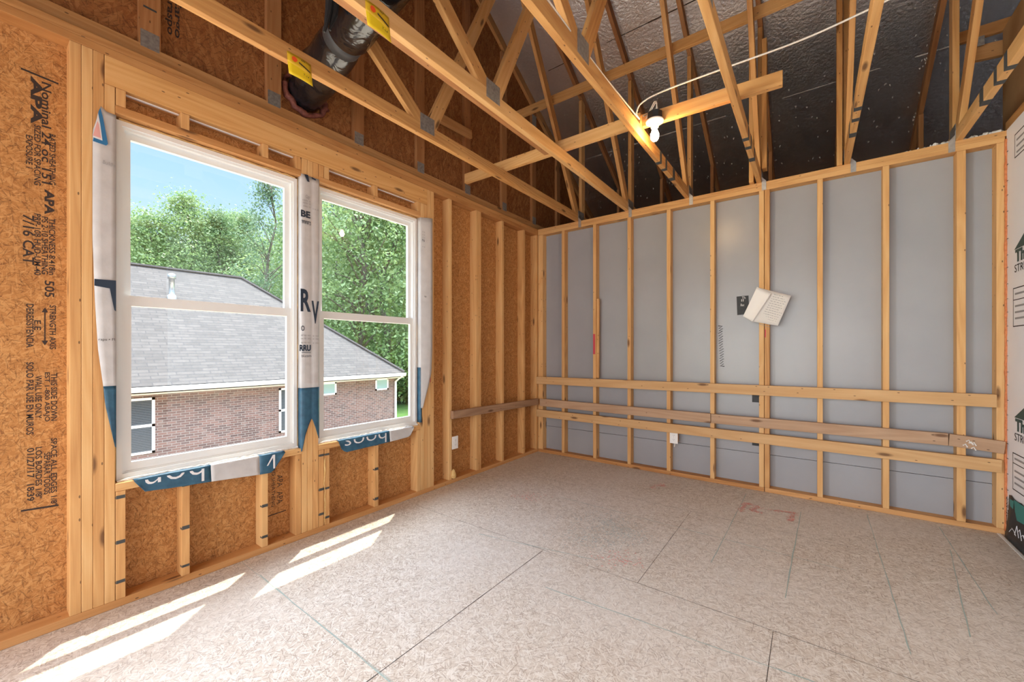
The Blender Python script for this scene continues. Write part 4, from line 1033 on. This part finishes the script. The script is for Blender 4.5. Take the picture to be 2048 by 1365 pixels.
rbox(-.108, -.36, .345, .59, (.56, .48, .44, .40)); rflat('printed_line', [(-.108, .524), (-.36, .524), (-.36, .519), (-.108, .519)], M_ink, wall_right)
rbox(-.140, -.36, 2.525, 2.68, (2.64, 2.60, 2.56))
# sealant bead with staples in the corner
m = MB(); rr = random.Random(21); pts = []; rads = []
for i in range(90):
    pts.append((3.8075 + rr.uniform(-.001, .0015), -.006 + rr.uniform(-.002, .001), .03 + 2.68 * i / 89)); rads.append(rr.uniform(.0055, .0085))
m.tube(pts, rads, 8); o = m.build('sealant_bead', M_foamor, smooth=True); tag(o, 'orange sealant bead running up the right corner of the grey wall', 'sealant')
m = MB(); rr = random.Random(22)
for i in range(26):
    z = .12 + i * .1 + rr.uniform(-.01, .01); m.box((3.8085, -.034 + rr.uniform(-.004, .004), z), (3.8112, -.014, z + .0022))
o = m.build('staples', M_marker, wall_right); o['kind'] = 'stuff'
# dark plastic sheet at the foot of the white sheathing
s_ = empty('plastic_sheet', (3.80, -1.0, .12), 'black and teal printed plastic sheet along the foot of the white sheathing', 'plastic sheet')
def prow(y):
    top = .29 + .018 * nz(y * 3, 0, 6)
    return [(3.8095 - .004 * abs(nz(y * 2, top * t, 3)) - (.020 * (1 - t) ** 2), y, .006 + (top - .006) * t) for t in (0, .15, .3, .5, .7, .85, 1)]
sheet('dark_film', [prow(-.055 - .04 * i) for i in range(50)], M_black, s_)
sheet('white_edge', [[(3.8085, -.003 - .026 * i, .02 + .05 * k) for k in range(6)] for i in range(3)], M_wrap, s_)
for i, w_ in enumerate(('LINES', 'WE MAKE')):
    text('printed_word', w_, frame((3.8072, -.020 - .022 * i, .17), (0, 0, -1), (0, -1, 0)), M_ink, s_, width=.19, height=.014, bold=.02)
for p_ in ([(-.10, .275), (-.17, .28), (-.16, .225), (-.11, .23)], [(-.17, .29), (-.40, .295), (-.40, .19), (-.22, .17), (-.19, .22)]):
    m = MB(); m.prism(p_, 0, 3.7990, 3.7995); ob = m.build('teal_patch', M_teal, s_)
m = MB(); rr = random.Random(31)
for i in range(7):
    y = -.12 - .045 * i; m.tube([(3.792, y, .06 + rr.uniform(0, .06)), (3.7935, y - .03, .08 + rr.uniform(0, .08)), (3.794, y - .055, .06 + rr.uniform(0, .09))], .0016, 5)
m.build('printed_line', M_letter, s_)
o = board('floor_strip', (3.776, -.005, .0025), (3.776, -2.6, .0025), .016, .004, (1, 0, 0), M_whiteplastic, bev=0); tag(o, 'thin white strip on the floor along the white sheathing', 'strip')
# framing over the white sheathing
o = board('top_plate', (3.857, -2.7, TOP - .019), (3.857, -.002, TOP - .019), .089, .038, (1, 0, 0), M_plate); tag(o, 'top plate over the white sheathing at the right edge', 'plate')
g2 = empty('gable_truss', (3.86, -1.2, TOP), 'brown panelled gable frame standing over the white sheathing', 'truss')
board('bottom_chord', (3.850, -2.7, CB), (3.850, .10, CB), .089, .036, (0, 0, 1), M_truss, g2)
m = MB(); m.box((3.870, -2.7, TOP + .002), (3.880, .30, 3.62)); m.build('brown_panel', mottled('brown_board', (.40, .23, .10), (.48, .29, .13), 6), g2)
b1_ = board('brace_block', (3.64, .315, 3.665), (4.6, .315, 3.655), .085, .036, (0, 0, 1), M_plate); tag(b1_, 'dark beam at the top right corner behind the last truss', 'beam')
b2_ = board('brace_block', (3.735, .355, 3.530), (4.35, .355, 3.470), .110, .036, (0, 0, 1), M_plate); tag(b2_, 'short dark beam end below the top right beam, with a steel plate', 'beam')
m = MB(); m.box((3.70, .294, 3.555), (3.78, .2965, 3.625)); m.build('gusset_plate', M_gusset, b2_, M=None)
# loose white foam along the right end of the grey wall plate
m = MB(); rr = random.Random(41); pts = []; rads = []
for i in range(60):
    x = 3.30 + .5 * i / 59; pts.append((x, .030 + rr.uniform(-.012, .02), TOP + .004 + rr.uniform(-.003, .008))); rads.append(rr.uniform(.006, .018) * (.5 + .5 * (x > 3.45)))
m.tube(pts, rads, 7); o = m.build('white_foam_bead', M_foamwhite); tag(o, 'lumpy white foam on the grey wall plate near the right corner', 'foam')
m = MB(); rr = random.Random(42)
for i in range(7):
    c_ = Vector((3.622, -.12 - .07 * i, TOP + .093)); m.tube([c_, c_ + Vector((.004, -.01, .012)), c_ + Vector((0, -.025, .002))], rr.uniform(.005, .011), 6)
m.build('foam_crumbs', M_foamwhite, TR[5])

# ------------------------------------------------------------------ outside: lawn, neighbour house, trees
GZ = -2.9
b = MB(); b.box((-12.0, -30, GZ - .2), (-0.3, 9.5, GZ + .01)); structure(b.build('ground', mottled('bare_soil', (.42, .32, .22), (.52, .42, .31), 1.2, rough=.95)))
b = MB(); b.box((-140, -80, GZ - .2), (-0.3, 140, GZ))
lawn = structure(b.build('ground', mottled('lawn_grass', (0.10, 0.19, 0.03), (0.17, 0.28, 0.05), 1.5, rough=0.9)))

def brick_mat():
    m, t, bb = new_mat('brown_brick')
    uv = N(t, 'ShaderNodeUVMap'); br = N(t, 'ShaderNodeTexBrick')
    br.inputs['Scale'].default_value = 1.0; br.inputs['Brick Width'].default_value = .215; br.inputs['Row Height'].default_value = .075; br.inputs['Mortar Size'].default_value = .008
    br.inputs['Color1'].default_value = (.20, .112, .092, 1); br.inputs['Color2'].default_value = (.095, .06, .054, 1); br.inputs['Mortar'].default_value = (.28, .25, .225, 1); br.inputs['Bias'].default_value = -.1
    t.links.new(uv.outputs[0], br.inputs['Vector'])
    no = N(t, 'ShaderNodeTexNoise'); no.inputs['Scale'].default_value = 3; no.inputs['Detail'].default_value = 6; t.links.new(uv.outputs[0], no.inputs['Vector'])
    mr = N(t, 'ShaderNodeMapRange'); mr.inputs['From Min'].default_value = .55; mr.inputs['From Max'].default_value = .75; mr.inputs['To Max'].default_value = .45; t.links.new(no.outputs['Fac'], mr.inputs['Value'])
    mx = N(t, 'ShaderNodeMix', data_type='RGBA'); t.links.new(mr.outputs[0], mx.inputs[0]); t.links.new(br.outputs['Color'], mx.inputs[6]); mx.inputs[7].default_value = (.27, .23, .205, 1)
    t.links.new(mx.outputs[2], bb.inputs['Base Color']); bb.inputs['Roughness'].default_value = .85
    return m
def shingle_mat():
    m, t, bb = new_mat('grey_shingle')
    uv = N(t, 'ShaderNodeUVMap'); br = N(t, 'ShaderNodeTexBrick')
    br.inputs['Scale'].default_value = 1.0; br.inputs['Brick Width'].default_value = .42; br.inputs['Row Height'].default_value = .14; br.inputs['Mortar Size'].default_value = .014; br.offset = .43; br.offset_frequency = 2
    br.inputs['Color1'].default_value = (.122, .104, .090, 1); br.inputs['Color2'].default_value = (.085, .073, .064, 1); br.inputs['Mortar'].default_value = (.07, .062, .058, 1)
    t.links.new(uv.outputs[0], br.inputs['Vector'])
    no = N(t, 'ShaderNodeTexNoise'); no.inputs['Scale'].default_value = 5; no.inputs['Detail'].default_value = 5; t.links.new(uv.outputs[0], no.inputs['Vector'])
    hs = N(t, 'ShaderNodeMix', data_type='RGBA', blend_type='MULTIPLY'); hs.inputs[0].default_value = .4; t.links.new(br.outputs['Color'], hs.inputs[6]); t.links.new(no.outputs['Fac'], hs.inputs[7])
    t.links.new(hs.outputs[2], bb.inputs['Base Color']); bb.inputs['Roughness'].default_value = .9
    return m
M_brick = brick_mat(); M_shingle = shingle_mat(); M_gutter = plain('cream_gutter', (.72, .68, .58), .5); M_trimw = plain('white_trim', (.82, .82, .80), .5)
M_housepane = plain('dark_house_pane', (.03, .045, .055), .15); M_blind = plain('grey_blind', (.085, .10, .115), .5); M_tealpane = plain('teal_house_pane', (.28, .42, .42), .2)
H = empty('neighbor_house', (-17, -2, GZ), 'brown brick house with grey hip roof seen through both windows', 'house')
EX, EZ, EY, R_ = -12.2, .25, 7.62, 4.85
PIT = .85
HY0 = -14.0
WX, WY = -12.55, 7.42
m = MB()
m.quad([(WX, HY0, GZ), (WX, WY, GZ), (WX, WY, EZ - .05), (WX, HY0, EZ - .05)], [(HY0, GZ), (WY, GZ), (WY, EZ), (HY0, EZ)])
m.quad([(WX, WY, GZ), (WX - 9, WY, GZ), (WX - 9, WY, EZ - .05), (WX, WY, EZ - .05)], [(0, GZ), (9, GZ), (9, EZ), (0, EZ)])
m.quad([(WX - 9, HY0, GZ), (WX, HY0, GZ), (WX, HY0, EZ), (WX - 9, HY0, EZ)], [(0, GZ), (9, GZ), (9, EZ), (0, EZ)])
m.quad([(WX - 9, WY, GZ), (WX - 9, HY0, GZ), (WX - 9, HY0, EZ), (WX - 9, WY, EZ)], [(0, GZ), (20, GZ), (20, EZ), (0, EZ)])
m.build('brick_wall', M_brick, H)
RZ = EZ + R_ * PIT; RXX = EX - R_; sl = math.hypot(R_, R_ * PIT)
m = MB()
m.quad([(EX, HY0 - .3, EZ), (EX, EY, EZ), (RXX, EY - R_, RZ), (RXX, HY0 + R_, RZ)], [(HY0, 0), (EY, 0), (EY - R_, sl), (HY0 + R_, sl)])
m.quad([(EX, EY, EZ), (EX - 2 * R_, EY, EZ), (RXX, EY - R_, RZ)], [(0, 0), (2 * R_, 0), (R_, sl)])
m.quad([(EX - 2 * R_, EY, EZ), (EX - 2 * R_, HY0 - .3, EZ), (RXX, HY0 + R_, RZ), (RXX, EY - R_, RZ)], [(EY, 0), (HY0, 0), (HY0 + R_, sl), (EY - R_, sl)])
m.quad([(EX - 2 * R_, HY0 - .3, EZ), (EX, HY0 - .3, EZ), (RXX, HY0 + R_, RZ)], [(0, 0), (2 * R_, 0), (R_, sl)])
m.quad([(EX, HY0 - .3, EZ - .04), (EX - 2 * R_, HY0 - .3, EZ - .04), (EX - 2 * R_, EY, EZ - .04), (EX, EY, EZ - .04)])
m.build('roof', M_shingle, H)
m = MB(); m.tube([(RXX, HY0 + R_, RZ + .02), (RXX, EY - R_, RZ + .02), (EX, EY, EZ + .03)], .07, 6); m.build('ridge_cap', M_shingle, H)
m = MB(); m.prism([(EX - .02, EZ - .16), (EX + .10, EZ - .16), (EX + .13, EZ - .02), (EX - .02, EZ - .02)], 1, HY0 - .3, EY + .02); m.build('gutter', M_gutter, H)
m = MB(); m.box((WX - .02, HY0, EZ - .20), (EX - .02, EY, EZ - .10)); m.box((EX - .05, HY0, EZ - .24), (EX - .02, EY, EZ - .02)); m.build('soffit', M_gutter, H)
m = MB(); m.tube([(EX + .05, EY - .12, EZ - .12), (WX + .06, WY - .06, EZ - .42), (WX + .06, WY - .06, GZ)], .05, 6); m.build('downspout', M_trimw, H)
def hwin(y0, y1, z0, z1, mat, label=None, blinds=False, rail_=False):
    m = MB(); f = .07; x = WX + .03
    m.box((WX - .01, y0, z0), (x, y0 + f, z1)); m.box((WX - .01, y1 - f, z0), (x, y1, z1)); m.box((WX - .01, y0, z0), (x, y1, z0 + f)); m.box((WX - .01, y0, z1 - f), (x, y1, z1))
    if rail_: m.box((WX - .01, y0, (z0 + z1) / 2 - .04), (x, y1, (z0 + z1) / 2 + .04))
    w_ = m.build('house_window', M_trimw, H)
    m = MB(); m.quad([(WX + .012, y0 + f, z0 + f), (WX + .012, y1 - f, z0 + f), (WX + .012, y1 - f, z1 - f), (WX + .012, y0 + f, z1 - f)]); m.build('pane', mat, w_)
    if blinds:
        m = MB(); z = z0 + f + .02
        while z < z1 - f - .03:
            m.box((WX + .013, y0 + f, z), (WX + .018, y1 - f, z + .022)); z += .048
        m.build('blind', M_blind, w_)
hwin(-2.15, -1.03, -1.70, -.10, M_housepane, blinds=True, rail_=True)
hwin(2.36, 3.40, -1.70, -.10, M_housepane, blinds=True, rail_=True)
hwin(3.85, 4.53, -.51, .0, M_tealpane); hwin(6.33, 7.0, -.50, .02, M_tealpane)
vy, vx = .05, -15.5; vz = EZ + (EX - vx) * PIT
m = MB(); m.lathe([(.13, -.1), (.13, .16), (.10, .17), (.085, .20), (.085, .74), (.12, .75), (.12, .90), (.03, .95), (0, .95)], (vx, vy, vz), 16); m.build('vent_pipe', M_galv, H, smooth=True)

# trees
def leaf_mat(name, c1, c2, c3):
    m, t, bb = new_mat(name)
    ge = N(t, 'ShaderNodeNewGeometry'); oi = N(t, 'ShaderNodeObjectInfo')
    f = math_node(t, 'ADD', math_node(t, 'MULTIPLY', ge.outputs['Random Per Island'], .7), math_node(t, 'MULTIPLY', oi.outputs['Random'], .3))
    r = ramp(t, [(0.0, c1), (.5, c2), (1.0, c3)]); t.links.new(f, r.inputs[0]); t.links.new(r.outputs[0], bb.inputs['Base Color']); bb.inputs['Roughness'].default_value = .55
    tr = N(t, 'ShaderNodeBsdfTranslucent'); t.links.new(r.outputs[0], tr.inputs[0])
    ms = N(t, 'ShaderNodeMixShader'); ms.inputs[0].default_value = .38; out = [n for n in t.nodes if n.type == 'OUTPUT_MATERIAL'][0]
    t.links.new(bb.outputs[0], ms.inputs[1]); t.links.new(tr.outputs[0], ms.inputs[2]); t.links.new(ms.outputs[0], out.inputs[0])
    return m
M_leafA = leaf_mat('leaf_green', (.16, .235, .09), (.25, .34, .135), (.40, .48, .23))
M_leafB = leaf_mat('leaf_dark_green', (.12, .19, .08), (.20, .285, .12), (.32, .405, .195))
M_leafC = leaf_mat('pine_needles', (.12, .19, .11), (.18, .26, .15), (.27, .35, .20))
M_bark = mottled('bark', (.13, .10, .08), (.24, .19, .155), 6, rough=.95)
def crown(seed, Ht, rad, base, ncl, nl, size, spread, conic=0.0):
    rr = random.Random(seed); m = MB(); cl = []
    for i in range(ncl):
        u = rr.uniform(0, 1); zc = base + (Ht - base) * u
        prof = math.sin(PI * min(1, .12 + .88 * u) ** .9) * (1 - conic) + conic * (1 - u)
        R = rad * max(.12, prof) * math.sqrt(rr.uniform(.08, 1)); a = rr.uniform(0, 2 * PI)
        cl.append(Vector((R * math.cos(a), R * math.sin(a), zc)))
    for c in cl:
        for k in range(nl):
            d = Vector((rr.gauss(0, 1), rr.gauss(0, 1), rr.gauss(0, .75))) * spread; p_ = c + d
            n = Vector((rr.gauss(0, 1), rr.gauss(0, 1), rr.gauss(.6, 1))).normalized(); t_ = n.orthogonal().normalized(); b_ = n.cross(t_); a = rr.uniform(0, PI); t2 = t_ * math.cos(a) + b_ * math.sin(a); b2 = n.cross(t2)
            s = size * rr.uniform(.6, 1.3)
            m.quad([p_ - t2 * s, p_ - b2 * s * .55, p_ + t2 * s, p_ + b2 * s * .55])
    return m, cl
def trunk(seed, Ht, r0, cl, nb, fork=False):
    rr = random.Random(seed); m = MB()
    pts = [Vector((rr.uniform(-.12, .12) * i, rr.uniform(-.12, .12) * i, Ht * .93 * i / 7)) for i in range(8)]
    m.tube(pts, [r0 * (1 - .86 * i / 7) for i in range(8)], 9)
    for c in rr.sample(cl, min(nb, len(cl))):
        z = max(Ht * .22, c.z - rr.uniform(1, 3)); k = min(6.99, z / (Ht * .93) * 7); i = int(k); s = pts[i].lerp(pts[i + 1], k - i)
        mid = s.lerp(c, .5) + Vector((0, 0, .3)); rb = r0 * .32 * (1 - .7 * z / Ht)
        m.tube([s, mid, c], [rb, rb * .6, rb * .2], 6)
    return m
PROTO = []
for sd, Ht, rad, base, ncl, nl, size, spr, con, lm, nb in ((1, 17, 4.6, 3.0, 260, 80, .11, .60, 0, M_leafA, 24), (2, 19, 4.2, 4.0, 260, 80, .11, .58, 0, M_leafB, 24), (3, 16, 5.0, 1.2, 260, 80, .115, .62, 0, M_leafA, 20),
                                                    (4, 21, 2.9, 8.5, 70, 60, .12, .42, .5, M_leafC, 40), (5, 18, 4.4, 2.0, 260, 80, .11, .60, 0, M_leafB, 22)):
    m, cl = crown(sd, Ht, rad, base, ncl, nl, size, spr, con)
    PROTO.append((m.mesh('foliage', lm), trunk(sd, Ht, .26, cl, nb).mesh('trunk', M_bark), Ht))
m, cl = crown(11, 18, 4.0, 5.0, 80, 50, .11, .40)
PROTO.append((m.mesh('foliage', M_leafA), trunk(11, 18, .34, cl, 60).mesh('trunk', M_bark), 18))
m, cl = crown(6, 3.2, 2.0, .2, 40, 60, .16, .45); BUSH = (m.mesh('foliage', M_leafA), trunk(6, 3.0, .08, cl, 10).mesh('trunk', M_bark), 3.2)
def at(px, D):
    a = (px - 1024) / 805.0; th = math.radians(36.593)
    return CAMPOS[0] + D * (-math.sin(th) + a * math.cos(th)), CAMPOS[1] + D * (math.cos(th) + a * math.sin(th))
def tree(kind, px, D, sc, rz, label, group, name='leafy_tree'):
    fo, tk, Ht = kind; x, y = at(px, D)
    r = empty(name, (x, y, GZ), label, 'tree' if name != 'green_bush' else 'bush', group)
    r.rotation_euler = (0, 0, rz); r.scale = (sc, sc, sc)
    for nm, me in (('foliage', fo), ('trunk', tk)):
        o = bpy.data.objects.new(nm, me); COL.objects.link(o); o.parent = r
    return r
GRP = 'trees beyond the brick house'
near = [(0, 185, 35, .96, .3, 'leafy tree at the left edge of the left window'), (2, 292, 34, .98, 1.2, 'light green leafy tree above the left part of the house roof'),
        (0, 372, 36, 1.04, 2.1, 'leafy tree rising behind the vent pipe roof'), (4, 440, 37, .92, .7, 'leafy tree in the middle of the left window'),
        (3, 536, 27, .76, 4.0, 'tall sparse pine with bare trunk at the right of the left window'), (1, 490, 40, .92, 5.1, 'leafy tree just left of the sparse pine'),
        (0, 602, 36, 1.05, 3.3, 'leafy tree hidden mostly by the post between the windows'), (1, 672, 33, 1.04, 1.9, 'tall leafy tree at the left of the right window'),
        (5, 722, 27, 1.05, 5.6, 'tall leafy tree with forked trunk in the right window'), (2, 775, 29, 1.15, .9, 'full leafy tree near the right of the right window'), (0, 835, 31, 1.2, 2.6, 'leafy tree at the right edge of the right window')]
for k, px, D, sc, rz, lab in near:
    tree(PROTO[k], px, D, sc, rz, lab, GRP, 'pine_tree' if k == 3 else 'leafy_tree')
for i, (k, px, D, sc) in enumerate(((1, 215, 52, 1.15), (4, 268, 55, 1.2), (2, 330, 52, 1.15), (0, 405, 55, 1.25), (1, 465, 54, 1.15), (2, 525, 50, 1.05), (4, 570, 54, 1.1), (0, 640, 50, 1.12), (2, 700, 46, 1.2), (1, 748, 48, 1.15), (4, 800, 44, 1.2), (2, 850, 46, 1.2))):
    tree(PROTO[k], px, D, sc, i * 1.7, 'leafy background tree of the farther row beyond the brick house', 'farther row of trees')
for i, (px, D, sc, lab) in enumerate(((802, 33, 1.0, 'green bush beside the right corner of the brick house'), (822, 36, 1.3, 'green bush behind the strip of lawn right of the house'), (770, 33, 1.4, 'green bush over the right end of the house roof'), (840, 33, 1.5, 'green bush at the right window edge'))):
    tree(BUSH, px, D, sc, i * 2.0, lab, 'bushes by the brick house', 'green_bush')
